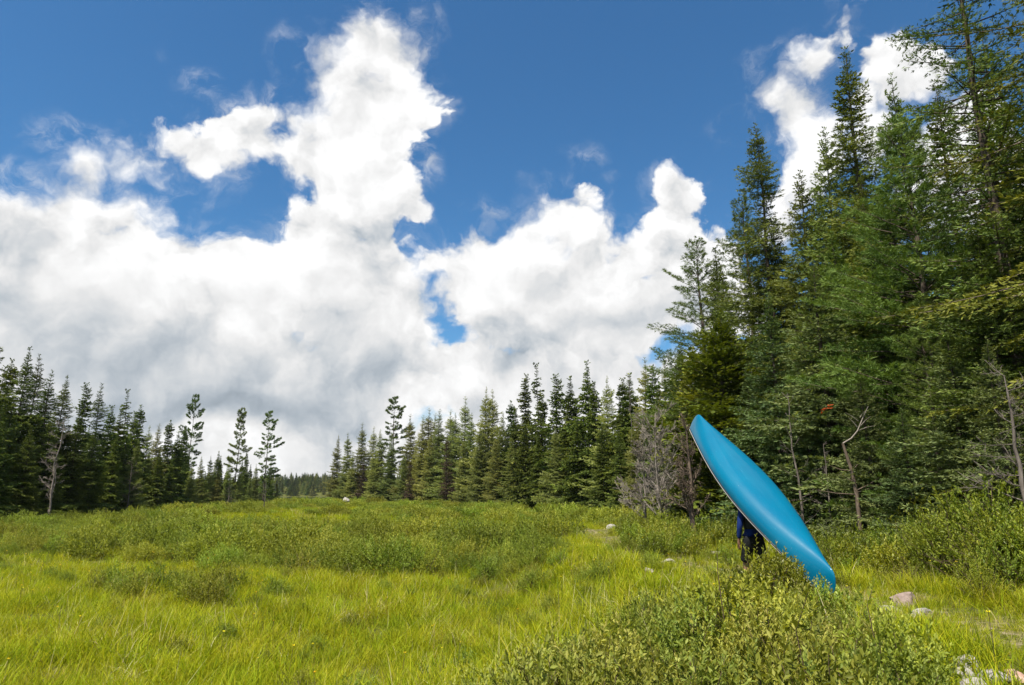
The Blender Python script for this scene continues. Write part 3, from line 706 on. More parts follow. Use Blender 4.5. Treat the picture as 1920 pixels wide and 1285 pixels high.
tree_at('young', 1612, 700, 18.5, 'young spruce behind the broken grey snag', wide=1.1)
tree_at('big2', 1830, 420, 15.5, 'shadowy spruce with drooping lower boughs near the right border', wide=1.1)
tree_at('young', 1850, 640, 13.6, 'small spruce with pale outer sprays above the right-hand thicket', wide=1.0)
tree_at('young', 1400, 690, 26.0, 'small spruce close behind the canoe bow')
tree_at('mid', 1340, 470, 38.0, 'dark spruce between the layered pine and the blue-green pine')
tree_at('mid', 1275, 650, 45.0, 'low dense spruce at the left foot of the near forest')
tree_at('mid2', 1450, 420, 31.0, 'dark spruce filling in behind the black spruce spire', wide=1.2)
tree_at('big', 1615, 330, 22.0, 'broad dark spruce between the blunt-topped spruce and the bright pine')
tree_at('big2', 1560, 440, 23.0, 'mossy green spruce below the blunt-topped spruce')

tree_at('big2', 1660, 330, 20.5, 'dark spruce half hidden behind the big soft-needled pine', wide=1.1)
tree_at('young', 1770, 600, 16.0, 'mossy young spruce in the shade right of the low bright pine', wide=1.2)
tree_at('big2', 1905, 250, 17.5, 'dark spruce in the gap left of the right border', wide=1.1)
tree_at('young', 1500, 640, 22.5, 'dense young spruce behind the thin pale dead sapling', wide=1.25)
tree_at('young', 1690, 770, 17.0, 'low spruce in deep shade behind the yellow-tipped bush', wide=1.3)

# ---- the tree line across the bog, tops read along the skyline
def lineY(px): return float(np.interp(px, [600, 700, 800, 900, 1000, 1100, 1200, 1290], [166, 150, 130, 109, 91, 74, 56, 46]))
GR = {'larch': ('feathery grey-green larch packed into the tree line across the bog', 'larches in the tree line across the bog'),
      'far': ('dark pointed spruce packed into the tree line across the bog', 'spruces in the tree line across the bog'),
      'club': ('slim club-topped black spruce in the tree line across the bog', 'black spruces in the tree line across the bog')}
LINE = [('larch0', 635, 818, 0, 'leftmost larch of the tree line across the bog, beside the gap'), ('larch2', 653, 814, 0, None), ('far1', 680, 796, 0, None), ('far1', 701, 803, 4, None), ('larch0', 713, 808, 0, None),
    ('lone_pine', 740, 752, 6, 'bushy-headed pine standing above the left part of the tree line'), ('larch2', 770, 780, 0, None), ('larch0', 793, 782, 0, None), ('larch2', 805, 769, 3, None), ('far0', 816, 778, 5, None), ('larch0', 824, 771, 0, None),
    ('far2', 845, 772, 5, None), ('larch1', 855, 778, 0, None), ('larch2', 873, 748, 3, None), ('far1', 884, 778, 0, None), ('larch1', 911, 730, 0, 'tallest larch of the tree line, broad and feathery'), ('larch2', 924, 735, 5, None),
    ('far0', 943, 775, 0, None), ('club0', 958, 755, 4, None), ('far1', 967, 770, 0, None), ('club1', 986, 706, 2, 'dark narrow spruce next left of the ragged thin spire'), ('poor', 1007, 687, 3, 'ragged thin black spruce spire, tallest in the middle of the tree line'),
    ('club0', 1016, 747, 0, None), ('club1', 1043, 706, 0, None), ('far1', 1069, 711, 2, None), ('far2', 1101, 682, 3, 'broad-shouldered tall spruce peaking over the right part of the tree line'), ('far0', 1114, 720, 0, None), ('larch1', 1137, 710, 0, 'wide pale larch near the right end of the tree line'),
    ('club0', 1166, 713, 2, None), ('far1', 1180, 705, 4, None), ('larch2', 1208, 676, 2, 'tall thin larch near the dead bare top at right'), ('club1', 1222, 690, 0, None), ('larch0', 1245, 680, 2, None), ('far0', 1258, 681, 0, None), ('mid', 1275, 645, 1, None),
    ('larch1', 757, 850, -6, 'yellow-green young larch low in front of the tree line'), ('larch1', 1040, 800, -7, 'young blue-green larch standing out in front of the right tree line'), ('far0', 840, 836, -4, None), ('larch0', 806, 820, -4, None), ('far1', 870, 820, -4, None),
    ('far2', 1082, 790, -5, None), ('far0', 1128, 800, -5, None), ('larch0', 1192, 770, -4, None), ('far1', 700, 850, -5, None), ('larch2', 662, 850, -4, None), ('far0', 985, 800, -5, None), ('far2', 1010, 820, -5, None), ('larch1', 900, 800, -4, None), ('mid2', 1232, 740, -3, None), ('far1', 930, 815, -4, None), ('larch0', 735, 815, -2, None), ('mid2', 1160, 800, -5, None), ('far2', 1065, 770, 0, None), ('far0', 1215, 800, -5, None), ('larch0', 960, 815, -3, None), ('far0', 780, 830, 0, None)]
ORD = ['next', 'second', 'third', 'fourth', 'fifth', 'sixth', 'seventh', 'eighth', 'ninth', 'tenth', 'eleventh', 'twelfth']
def stand_labels(rows, refs):
    """for a tree without a label of its own: its kind, its rank and the outstanding tree it is counted from"""
    out, groups = {}, {}
    for i, (k, px, py, dy, lab) in enumerate(rows):
        if lab: out[i] = lab; continue
        kd = 'larch' if 'larch' in k else 'slim black spruce' if k.startswith('club') else 'spruce'
        if dy <= -2: kd = 'lower front ' + kd
        rx, rn = min(refs, key=lambda q: abs(q[0] - px)); side = 'left' if px <= rx else 'right'
        groups.setdefault((kd, rn, side), []).append((abs(px - rx), i))
    for (kd, rn, side), m in groups.items():
        for r_, (_, i) in enumerate(sorted(m)):
            out[i] = ('%s just %s of %s' % (kd, side, rn)) if len(m) == 1 else '%s %s to the %s of %s' % (ORD[r_], kd, side, rn)
    return out
LREF = [(635, 'the leftmost larch across the bog'), (740, 'the bushy-headed pine across the bog'), (911, 'the tallest feathery larch across the bog'), (1007, 'the ragged thin spire across the bog'), (1101, 'the broad-shouldered spruce across the bog'), (1208, 'the tall thin larch by the bare top')]
LINE = [(('larch' + '0211'[int(k[3])]) if k.startswith('far') and px < 960 and not lab else k, px, py, dy, lab) for k, px, py, dy, lab in LINE]
labs = stand_labels(LINE, LREF)
for i_, (k, px, py, dy, lab) in enumerate(LINE):
    key = 'larch' if k.startswith('larch') else 'club' if k.startswith('club') else 'far'
    tree_at(k, px, py, lineY(px) + dy, labs[i_], GR[key][1], wide=1.32 if lab is None else 1.12)
tree_at('larch_dead', 838, 822, lineY(838) - 7, 'brown dying larch in the middle of the tree line')
tree_at('larch_dead', 682, 868, lineY(682) - 6, 'short brown bare larch at the foot of the left tree line', wide=1.3)
tree_at('larch_dead', 770, 868, lineY(770) - 9, 'grey bare larch crouching before the yellow-green young larch', wide=1.3)

# ---- the stand on the left
def leftY(px): return float(np.interp(px, [-60, 0, 130, 270, 330, 400, 500, 560], [48, 52, 60, 78, 92, 116, 138, 160]))
GL = {'larch': ('soft green larch in the left-hand stand', 'larches in the left-hand stand'), 'far': ('dark spruce crowded into the left-hand stand', 'spruces in the left-hand stand'), 'club': ('thin black spruce in the left-hand stand', 'black spruces in the left-hand stand')}
LEFT = [('mid', -10, 600, -3, 'spruce showing only its outer boughs at the left border'), ('club0', 22, 678, 2, 'slim spruce with a knobbed tip at far left'), ('mid2', 10, 690, 0, None), ('mid', 55, 655, 0, 'tallest broad spruce of the left-hand stand'), ('mid2', 75, 668, 3, 'narrow spruce tucked against the tallest one at left'), ('mid2', 97, 698, 0, None), ('mid', 125, 708, 0, 'pointed spruce right of the tallest left-hand trees'),
    ('club1', 163, 722, 2, 'slim black spruce standing above the dead grey larch'), ('mid2', 191, 722, 0, 'spruce with a straight even cone right of the dead larch'), ('far0', 210, 764, 0, None), ('far1', 227, 770, 0, None), ('poor', 241, 735, 4, 'spindly spruce with a ragged knot of boughs at its tip'), ('club0', 265, 763, 3, 'leaning club-topped spruce at the end of the tall left-hand trees'), ('far0', 254, 775, 0, None),
    ('larch2', 280, 801, 0, None), ('larch0', 298, 798, 0, None), ('club0', 320, 791, 2, None), ('far1', 335, 811, 0, None), ('far0', 348, 802, 0, None), ('larch0', 378, 857, -4, None), ('larch2', 396, 856, 0, None), ('far1', 411, 848, 4, None), ('club1', 463, 850, 0, 'small pointed spruce between the two lone pines'), ('larch2', 481, 871, 0, None), ('larch0', 430, 868, -4, None), ('larch1', 450, 885, -4, None), ('far1', 508, 868, 3, 'dark small spruce pressed against the rightmost lone pine'),
    ('mid2', 25, 755, -4, None), ('mid', 5, 760, -6, None), ('mid', 60, 800, -6, None), ('mid2', 150, 775, -3, None), ('mid', 180, 800, -4, None), ('larch1', 260, 828, -4, 'olive larch in front of the left-hand stand'), ('far2', 300, 850, -5, None), ('far0', 322, 865, -6, None), ('larch1', 360, 872, -6, None), ('mid', 100, 775, -2, None), ('far0', 220, 815, -4, None), ('far2', 240, 800, 0, None), ('mid2', 45, 740, 2, None), ('larch0', 410, 880, -4, None), ('far0', 385, 885, 0, None), ('far1', 440, 890, 0, None), ('larch0', 470, 893, -3, None), ('larch2', 520, 905, 0, None), ('far0', 340, 850, 4, None), ('mid', 85, 740, 3, None), ('mid', 130, 800, 0, None), ('larch2', 492, 895, 0, None), ('far1', 280, 850, 2, None)]
FREF = [(55, 'the tallest left-hand spruce'), (163, 'the slim spruce above the dead larch'), (241, 'the spindly knotted spruce at left'), (366, 'the first lone pine'), (452, 'the middle lone pine'), (506, 'the rightmost lone pine')]
labs = stand_labels(LEFT, FREF)
for i_, (k, px, py, dy, lab) in enumerate(LEFT):
    key = 'larch' if k.startswith('larch') else 'club' if k.startswith('club') else 'far'
    tree_at(k, px, py, leftY(px) + dy, labs[i_], GL[key][1], wide=1.3 if lab is None else 1.12)
tree_at('lone_pine', 366, 750, 112, 'first lone pine from the left, with widespread upturned top boughs', rot=.3, wide=.85)
tree_at('lone_pine2', 452, 778, 124, 'middle lone pine, leaning right with a wispy forked top', rot=0.0, wide=.9)
tree_at('lone_pine', 506, 778, 130, 'rightmost lone pine, standing by the gap to the far hill', rot=2.4, wide=.95)

# ---- trees deeper in the woods, seen through the gaps
for i in range(190):
    y = rng.uniform(10, 165) if i > 70 else rng.uniform(10, 48); dx = rng.uniform(2.5, 16) if y < 60 else rng.uniform(3, 22); x = float(forest_edge(y)) + dx
    if y >= 60: x = float(forest_edge(y)) + dx * .8; 
    if any((x - a) ** 2 + (y - b_) ** 2 < 3.2 for a, b_ in PLACED): continue
    PLACED.append((x, y)); near = y < 32
    H = rng.uniform(11, 15.5) if near else rng.uniform(8.5, 11.5)
    tree(rng.choice(['big2', 'mid', 'mid2']) if near else rng.choice(['far0', 'far1', 'far2', 'larch0']), x, y, H, 'conifer added behind the near forest to block sky light' if near else 'conifer hidden behind the front trees of the far tree line', 'conifers deep in the near forest' if near else 'conifers behind the far tree line', wide=1.15)
for i in range(60):
    y = rng.uniform(50, 150); x = float(left_edge(y)) - rng.uniform(2, 18)
    if any((x - a) ** 2 + (y - b_) ** 2 < 4 for a, b_ in PLACED): continue
    PLACED.append((x, y))
    tree(rng.choice(['far0', 'far1', 'far2', 'larch0']), x, y, rng.uniform(6.5, 9.5) * (1 if y > 80 else 1.15), 'conifer standing behind the front row of the left-hand stand', 'conifers behind the left-hand stand', wide=1.15)

for i in range(46):  # tall conifers added behind the near forest, blocking sky light from the right
    y = rng.uniform(8, 50); x = rng.uniform(17, 30)
    if any((x - a) ** 2 + (y - b_) ** 2 < 5 for a, b_ in PLACED): continue
    PLACED.append((x, y)); tree(rng.choice(['mid', 'mid2']), x, y, rng.uniform(13, 17), 'conifer added behind the near forest to block sky light', 'conifers deep in the near forest', wide=1.25)

# ---- far wooded hill beyond the lake: one mass
n = 2600; x = rng.uniform(-620, 420, n); y = 602 + 200 * rng.uniform(0, 1, n) ** 1.3
scatter('distant_forest', np.stack([x, y, hill_z(x, y)], 1), [TREES[k][1] for k in ('far2', 'larch1', 'far0')], np.stack([rng.uniform(1.0, 1.7, n)] * 2 + [rng.uniform(.55, .95, n)], 1), label='far wooded hill beyond the lake', cat='forest')

# ---------------------------------------------------------------- dead trees
def bare(px, py_top, Y, spread, nb, seed, label, sub=6, rad=.05, mat='dead', **kw):
    p = P(px, py_top, Y); z0 = float(gz(p[0], Y)); H = p[2] - z0
    a, c = dead_tree(H, spread, nb, seed, sub, rad, mat, **kw)
    o = thing('dead_tree', label, 'dead tree', (p[0], Y, z0 - .03), 0); part('trunk', a, o); part('twig', c, o)['kind'] = 'stuff'; return o
bare(1228, 782, 25, 2.0, 40, 3, 'grey bare dead larch leaning its twigs left, left of the canoe bow', 12, .05, 'deadpale', rise=(.3, .9), tip=.008)
bare(1205, 830, 26, 1.6, 32, 5, 'smaller bare grey larch pressed against its taller dead neighbour', 12, .04, 'deadpale', rise=(.4, .95), tip=.008)
bare(1296, 792, 22.5, 1.2, 48, 8, 'dead reddish-barked tree with dense brown twigs by the canoe bow', 10, .09, 'deadred', rise=(.4, 1.1), h0=.2, tip=.006)
bare(1480, 735, 20.5, .85, 16, 12, 'thin pale dead sapling with arching limbs right of the canoe', 4, .035, rise=(.2, .8))
bare(1548, 830, 20.0, .7, 14, 15, 'low dead brown sapling left of the broken snag', 6, .03, rise=(.1, .8))
bare(118, 782, 54, 1.9, 20, 21, 'taller dead grey larch with crooked limbs before the left-hand stand', 9, .075, 'deadpale', rise=(-.15, .6), tip=.010, h0=.3)
bare(108, 860, 54.5, 1.3, 12, 22, 'shorter dead larch beside its taller dead twin at left', 7, .05, 'deadpale', rise=(-.15, .5), tip=.010, h0=.3)
bare(206, 962, 50, .5, 2, 27, 'short dark dead stump in the shrubs right of the dead larches', 1, .05, 'deadred')
bare(498, 900, 75, 1.4, 16, 31, 'low grey dead larch below the rightmost lone pine', 7, .05, rise=(-.1, .5), h0=.35)
bare(1178, 700, 60, 1.2, 16, 33, 'bare dead tree top poking above the right part of the tree line', 8, .05, rise=(.5, 1.1), h0=.7)
bare(250, 860, 70, 1.5, 24, 36, 'grey bare larch clump in front of the olive larch at left', 8, .05, rise=(0, .5))
bare(430, 905, 100, 1.3, 16, 38, 'small grey bush of dead branches below the middle lone pine', 8, .05, rise=(0, .5))
bare(1895, 700, 12.2, 1.5, 20, 41, 'tangle of grey dead lower boughs at the right border', 9, .05, rise=(-.25, .35), h0=.35)
# the broken snag: an upright stub with its top snapped over to the right
def snag():
    Y = 18.0; a = P(1607, 935, Y); k1 = P(1580, 832, Y); k2 = P(1608, 808, Y); t = P(1628, 762, Y); z0 = float(gz(a[0], Y)); o0 = np.array([a[0], Y, z0])
    T, W_ = Buf(), Buf()
    T.tube([np.array([0, 0, -.05]), a + [0, 0, .1] - o0, (a + k1) / 2 + [.05, 0, 0] - o0, k1 - o0], [.055, .05, .044, .034], 7, cap=True)
    W_.tube([k1 - o0, (k1 + k2) / 2 + [.03, 0, -.03] - o0, k2 - o0, (k2 + t) / 2 + [-.01, 0, 0] - o0, t - o0], [.022, .020, .017, .012, .006], 5)
    r = np.random.default_rng(4)
    for p, d, l in [(k2, (.9, .1, .25), .55), (k2 + (0, 0, .1), (-.6, .1, .8), .32), (k2 + [.05, 0, .25], (-.7, 0, .5), .4), (k2 + [.08, 0, .12], (.7, 0, .6), .4), (k2 + [.1, 0, .35], (.6, 0, .6), .25)]:
        d = unit(np.array(d, float)); W_.tube([p - o0, p + d * l * .5 + [0, 0, .02] - o0, p + d * l - o0], [.010, .007, .003], 4)
    for p, d, l in [((a + k1) / 2, (.8, 0, .6), .3), ((a + k1) / 2, (-.9, .1, .25), .5), (a + [0, 0, .15], (1, .1, .35), .9), (a + [0, 0, .1], (-1, .1, .12), 1.0), (a + [0, 0, .2], (.9, -.1, .5), .7), (a + [0, 0, .4], (-.8, -.1, .5), .5)]:
        d = unit(np.array(d, float)); T.tube([p - o0, p + d * l * .5 + [0, 0, -.03] - o0, p + d * l - o0], [.016, .012, .005], 4)
    o = thing('dead_tree', 'broken grey snag whose pale top is snapped over to the right', 'dead tree', tuple(o0)); part('trunk', T.mesh('trunk', M['deadred'], True), o); part('broken_top', W_.mesh('broken_top', M['deadpale'], True), o)
snag()
B0 = Buf(); pr = P(1541, 768, 17.6)
q = near_lib[0]; B0.add(place(q, 1.0, .4, .3, np.zeros(3))(q.V), q.F, 0, q.T)
props(part('dead_sprig', B0.mesh('dead_sprig', M['rust']), None), 'small orange dead spruce sprig caught in the shaded boughs', 'twig').location = tuple(pr)

# ---------------------------------------------------------------- shrubs and grass
gale = [both(shrub(1.15, .80, 240, 14, .058, .0125, 'gale', shoot=.20, wild=.4)) for _ in range(4)]
leath = [both(shrub(.95, .62, 230, 14, .050, .0105, 'leather', upright=.8, shoot=.17, wild=.45, dead=14)) for _ in range(4)]
willow = [both(shrub(1.25, 1.15, 230, 14, .066, .014, 'willow', upright=.7, nst=60, shoot=.30, wild=.4, hollow=.35, dead=14)) for _ in range(3)]
bright = [both(shrub(1.0, .85, 170, 14, .066, .016, 'bright', upright=.7, shoot=.28, wild=.4, hollow=.3)) for _ in range(3)]
coarse = [both(shrub(1.7, .72, 230, 8, .125, .026, 'gale', shoot=.28, wild=.35, nst=16)) for _ in range(4)]
mound = [both(shrub(2.3, 1.0, 560, 12, .072, .016, 'gale', shoot=.24, wild=.4, hollow=.6)) for _ in range(3)]
fmound = [both(shrub(2.8, .95, 380, 9, .14, .032, 'gale', shoot=.32, wild=.4, hollow=.6, nst=16)) for _ in range(3)]
twiggy = [both(shrub(1.2, .9, 50, 10, .045, .009, 'gale', upright=.6, nst=30, shoot=.2, wild=.4, dead=70)) for _ in range(2)]

def fill(poly, dens, jitter=.9, px=True, seed=0):
    """points spread evenly over a patch of ground, given by its outline in metres"""
    poly = np.array(poly, float); lo, hi = poly.min(0), poly.max(0); s = 1 / math.sqrt(dens)
    X, Y = np.meshgrid(np.arange(lo[0], hi[0] + s, s), np.arange(lo[1], hi[1] + s, s)); X = X + rng.uniform(-.5, .5, X.shape) * s * jitter; Y = Y + rng.uniform(-.5, .5, Y.shape) * s * jitter
    q = np.stack([X.ravel(), Y.ravel()], 1); return q[inside(q, poly)]
def lump(q, f=1.0):
    x, y = q[:, 0] * f, q[:, 1] * f; return 1 + .34 * np.sin(1.9 * x + 1.1 * np.sin(1.3 * y)) * np.sin(1.6 * y + .7 * x) + .12 * np.sin(3.7 * x - 2.9 * y)
def gp(px, py): return tuple(G(px, py))
def lift(q, dz=-.04): return np.stack([q[:, 0], q[:, 1], gz(q[:, 0], q[:, 1]) + dz], 1)
MID = [gp(*p) for p in ((270, 1042), (400, 1070), (560, 1082), (860, 1080), (1000, 1062), (1060, 1030), (1010, 1006), (640, 1000), (330, 1003))]
LOWC = [gp(*p) for p in ((165, 1128), (300, 1144), (400, 1140), (525, 1122), (510, 1102), (300, 1098), (185, 1106))]
RMID = [gp(*p) for p in ((890, 1085), (960, 1108), (1080, 1108), (1130, 1092), (1060, 1060), (950, 1056))]
LEFTP = [gp(*p) for p in ((-260, 1010), (-120, 1040), (60, 1045), (250, 1056), (470, 1052), (480, 1010), (300, 984), (-260, 976))]
FRONT = [(gx(p, Y), Y) for p, Y in ((820, 2.6), (850, 4.3), (920, 5.0), (1010, 6.0), (1055, 7.0), (1165, 8.2), (1260, 8.8), (1400, 9.3), (1500, 9.2), (1570, 8.4), (1630, 7.0), (1660, 5.6), (1700, 4.0), (1900, 2.6))]
RIGHT = [(gx(p, Y), Y) for p, Y in ((1470, 17.5), (1560, 15.5), (1640, 13.6), (1760, 12.2), (1990, 10.4), (2100, 12), (2010, 15.0), (1760, 19.5), (1520, 25))]
BACK = [(gx(p, Y), Y) for p, Y in ((1165, 27), (1180, 19.5), (1250, 18), (1345, 18.5), (1400, 21), (1480, 25), (1400, 33), (1200, 38))]

d = np.concatenate([fill(MID, .36), fill(MID, .42)]); nb = len(fill(MID, .36)) * 0 + int(len(d) * .46); pk = np.where(np.arange(len(d)) < nb, rng.integers(0, 3, len(d)), rng.integers(3, 7, len(d)))
scatter('mid_shrub_thicket', lift(d), mound + gale, rng.uniform(.72, 1.15, len(d)) * lump(d), idx=pk, label='long dense band of green bog shrubs across the middle of the meadow', cat='shrubs')
d = fill(LEFTP, .70); pk = np.where(rng.uniform(0, 1, len(d)) < .38, rng.integers(0, 3, len(d)), rng.integers(3, 7, len(d)))
scatter('left_shrub_thicket', lift(d), mound + gale, rng.uniform(.55, 1.05, len(d)) * lump(d), idx=pk, label='broad low shrub patch along the left side of the meadow', cat='shrubs')
d = fill(RMID, 1.6); scatter('sloping_shrub_patch', lift(d), gale + leath, rng.uniform(.55, 1.0, len(d)), label='low olive shrub patch sloping off at the right end of the middle band', cat='shrubs')
d = fill(LOWC, 1.6); scatter('sparse_shrub_patch', lift(d), gale, rng.uniform(.55, .95, len(d)), label='small dark shrub patch alone in the grass at left', cat='shrubs')
d = fill(FRONT, 5.0); d = d[d[:, 1] > 2.6]
sz = rng.uniform(.65, 1.1, len(d)) * lump(d) * np.interp(d[:, 1], [4, 6, 9.5], [.92, .86, .76])
scatter('foreground_thicket', lift(d), leath + gale[:1] + bright[:1], sz, label='thick pale-leaved shrub cover in the right foreground below the canoe', cat='shrubs', idx=rng.choice(6, len(d), p=[.23, .23, .23, .2, .08, .03]))
d = fill(RIGHT, 2.6); sz = rng.uniform(.65, 1.2, len(d)) * np.interp(project(lift(d, .5))[:, 0], [1450, 1650, 1800, 1920], [.72, .98, 1.2, 1.4])
scatter('trailside_thicket', lift(d), willow + bright[:1] + twiggy, sz, label='tall tangled willow thicket along the forest foot right of the trail', cat='shrubs', idx=np.where((project(lift(d, .5))[:, 0] < 1720) & (rng.uniform(0, 1, len(d)) < .55), 3, rng.choice(6, len(d), p=[.24, .24, .24, .12, .09, .07])))
d = fill(BACK, 1.6); scatter('bright_thicket', lift(d), bright + gale[:2], rng.uniform(.7, 1.25, len(d)), label='yellow-green bushes at the forest corner left of the canoe', cat='shrubs')

# the shrub carpet that runs on to the far tree lines
CH = [[(330, 990), (520, 1000), (700, 980), (560, 966), (400, 968)], [(1000, 1040), (1180, 1040), (1190, 1000), (1020, 985)], [(540, 962), (700, 966), (760, 958), (600, 953)], [(0, 972), (200, 985), (330, 978), (180, 966)], [(950, 965), (1150, 970), (1170, 958), (1000, 955)], [(300, 1006), (1050, 1008), (1150, 984), (700, 976), (350, 982)]]
far = fill([(-75, 36), (14, 36), (14, 60), (9, 75), (-44, 172), (-62, 172), (-52, 120), (-46, 80)], .55)
far = np.concatenate([far, fill([(-38, 36), (12, 36), (12, 62), (-48, 62)], .35)])
pj = project(lift(far, 0)); ok = (far[:, 0] < forest_edge(far[:, 1]) + 1.5)
for c in CH: ok &= ~inside(pj, c)
for c in (MID, RMID, LEFTP, BACK, RIGHT): ok &= ~inside(far, c)
gaps = np.sin(.35 * far[:, 0] + 1.4 * np.sin(.17 * far[:, 1])) + np.sin(.24 * far[:, 1] - .2 * far[:, 0]) + .5 * np.sin(.9 * far[:, 0] + .5 * far[:, 1])
far = far[ok & (gaps > -.55)]
scatter('shrub_carpet', lift(far, -.08), fmound + coarse + mound, rng.uniform(.35, 1.15, len(far)) * lump(far, .45), idx=np.where(rng.uniform(0, 1, len(far)) < .45, rng.integers(0, 3, len(far)), rng.integers(3, 7, len(far))), label='low shrub carpet reaching back to the far tree lines', cat='shrubs')

tufts = [tuft(46, .36, .30) for _ in range(5)] + [tuft(30, .44, .28, bend=1.0) for _ in range(2)] + [tuft(34, .33, .30, 'straw', .004, 1.0), tuft(9, .62, .40, 'straw', .0028, .25)]
wide = [tuft(42, .50, .62, wid=.011) for _ in range(3)] + [tuft(36, .46, .62, 'straw', .009)]
def grass_points(y0, y1, dens, m=.82, pad=1.2):
    n = int(dens * (m * (y1 ** 2 - y0 ** 2) + 2 * pad * (y1 - y0))); y = np.sqrt(rng.uniform(y0 ** 2, y1 ** 2, n)); x = rng.uniform(-1, 1, n) * (m * y + pad)
    return np.stack([x, y], 1)
a = np.concatenate([grass_points(2.2, 6, 14), grass_points(6, 13, 32), grass_points(13, 24, 19), grass_points(24, 42, 7)])
patch = np.sin(a[:, 0] * .9 + 1.2 * np.sin(a[:, 1] * .6)) * np.sin(a[:, 1] * .8 + a[:, 0] * .3)
keep = (a[:, 0] < forest_edge(a[:, 1]) + .3) & (rng.uniform(0, 1, len(a)) < np.where(path_dist(a[:, 0], a[:, 1]) < .30, .55, 1)) & ~(inside(a, FRONT) & (rng.uniform(0, 1, len(a)) < .75)) & ~(inside(a, MID) & (rng.uniform(0, 1, len(a)) < .6))
a, patch = a[keep], patch[keep]
nearpath = path_dist(a[:, 0], a[:, 1]) < 1.1
idx = np.where(rng.uniform(0, 1, len(a)) < np.where(nearpath, .25, .05 + .08 * (patch > .5)), np.where(nearpath, 7, 7 + (rng.uniform(0, 1, len(a)) < .5)), rng.integers(0, 7, len(a)))
scatter('grass', lift(a, -.02), tufts, (rng.uniform(.6, 1.2, len(a)) + .24 * patch) * np.where(nearpath, .58, 1), label='bright yellow-green sedge grass of the open bog meadow', cat='grass', idx=idx)
a = grass_points(40, 100, 1.6, .80); a = a[(a[:, 0] < forest_edge(a[:, 1])) & (a[:, 0] > -48)]
scatter('far_grass', lift(a, -.02), wide, rng.uniform(.7, 1.15, len(a)), label='yellowish grass between the distant shrubs', cat='grass', idx=rng.choice(4, len(a), p=[.3, .3, .3, .1]))
w_ = grass_points(7, 40, .55); w_ = w_[(w_[:, 0] < 6.5) & ~inside(w_, FRONT) & ~inside(w_, MID) & (path_dist(w_[:, 0], w_[:, 1]) > .5)]
scatter('meadow_seedlings', lift(w_, -.05), gale + bright[:1], rng.uniform(.22, .55, len(w_)), label='small leafy seedlings scattered through the meadow grass', cat='seedlings')
fl = Buf(); th = np.linspace(0, 6.28, 6)[:-1]
for t in th: fl.add([(0, 0, .45), (.012 * math.cos(t - .5), .012 * math.sin(t - .5), .455), (.017 * math.cos(t), .017 * math.sin(t), .462), (.012 * math.cos(t + .5), .012 * math.sin(t + .5), .455)], [[0, 1, 2, 3]], 0, .6)
fl.tube([(0, 0, 0), (.01, 0, .25), (0, 0, .45)], [.002, .002, .002], 3, 1)
fm = fl.mesh('flower', [M['flower'], M['stem']])
a = grass_points(6, 26, .6); a = a[(a[:, 0] < 7) & ~inside(a, FRONT) & ~inside(a, MID)]
scatter('yellow_flowers', lift(a, 0), [fm], rng.uniform(.85, 1.25, len(a)), label='tiny yellow flowers dotted through the grass', cat='flowers')

# ---- bushes that stand by themselves
def bush(args, x, y, s, label, group=None, name='bush'):
    f, st_ = shrub(*args[0], **args[1]); o = thing(name, label, 'bush', (x, y, float(gz(x, y)) - .04), rng.uniform(0, 6.28), group, s); part('foliage', f, o); part('stem', st_, o); return o
BR = ((1.05, .95, 190, 13, .060, .0125, 'bright'), dict(upright=.75, shoot=.27, wild=.4, hollow=.3, nst=50)); WI = ((1.2, 1.2, 220, 13, .058, .011, 'willow'), dict(upright=.7, shoot=.3, wild=.45, hollow=.3, nst=60, dead=10))
BD = ((1.05, .72, 330, 13, .056, .0135, 'bright'), dict(upright=.7, shoot=.2, wild=.35, hollow=.45, nst=50))
GA = ((1.1, .66, 230, 13, .05, .0085, 'gale'), dict(shoot=.2, wild=.35, nst=40)); LE = ((.9, .6, 220, 14, .05, .0085, 'leather'), dict(upright=.8, shoot=.18, wild=.35, dead=10))
for kind_, px, Y, s, lab in [
    (BD, 1455, 10.8, 1.3, 'bright green leafy bush hiding the lower legs of the person'), (BD, 1525, 9.6, .72, 'fresh leafy bush brushing the lower gunwale of the canoe'),
    (BD, 1596, 9.4, .56, 'leafy sprig bush standing before the stern tip of the canoe'),
    (GA, 560, 21.0, 1.35, 'dark-shaded bush at the front left of the middle shrub band'), (GA, 800, 20.8, 1.4, 'bush with deep shade beneath at the front of the middle band'), (LE, 1090, 6.0, .95, 'olive bush at the upper left corner of the foreground thicket'),
    (LE, 915, 5.0, .85, 'pale bush at the bottom edge left of the foreground thicket'), (LE, 1230, 8.6, 1.05, 'rounded olive bush on top of the foreground thicket'), (GA, 1010, 16.5, 1.0, 'dim bush low in the grass left of the trail'),
    (BR, 1625, 16.5, 1.15, 'bright young bush at the foot of the broken snag'), (BR, 1730, 14.0, 1.05, 'yellow-tipped bush standing up against the dark forest'), (WI, 1900, 12.2, 1.28, 'tallest willow bush at the right border'), (WI, 1790, 13.6, 1.0, 'willow bush with long shoots left of the tallest one'),
    (BR, 1240, 19.0, .95, 'round yellow-green bush below the dead larches'), (BR, 1375, 17.0, .7, 'fresh bush just left of the blue sleeve'), (GA, 225, 16.4, .95, 'darker left bush of the small patch alone in the grass'), (GA, 375, 16.8, 1.0, 'darker right bush of the small patch alone in the grass'),
    (WI, 1850, 10.6, .62, 'low green bush by the stones at the lower right'), (LE, 1480, 7.2, .95, 'dense shrub in the foreground below the canoe stern'), (LE, 1600, 6.6, .85, 'shrub beside the pink rock at the trail')]:
    bush(kind_, gx(px, Y), Y, s, lab)

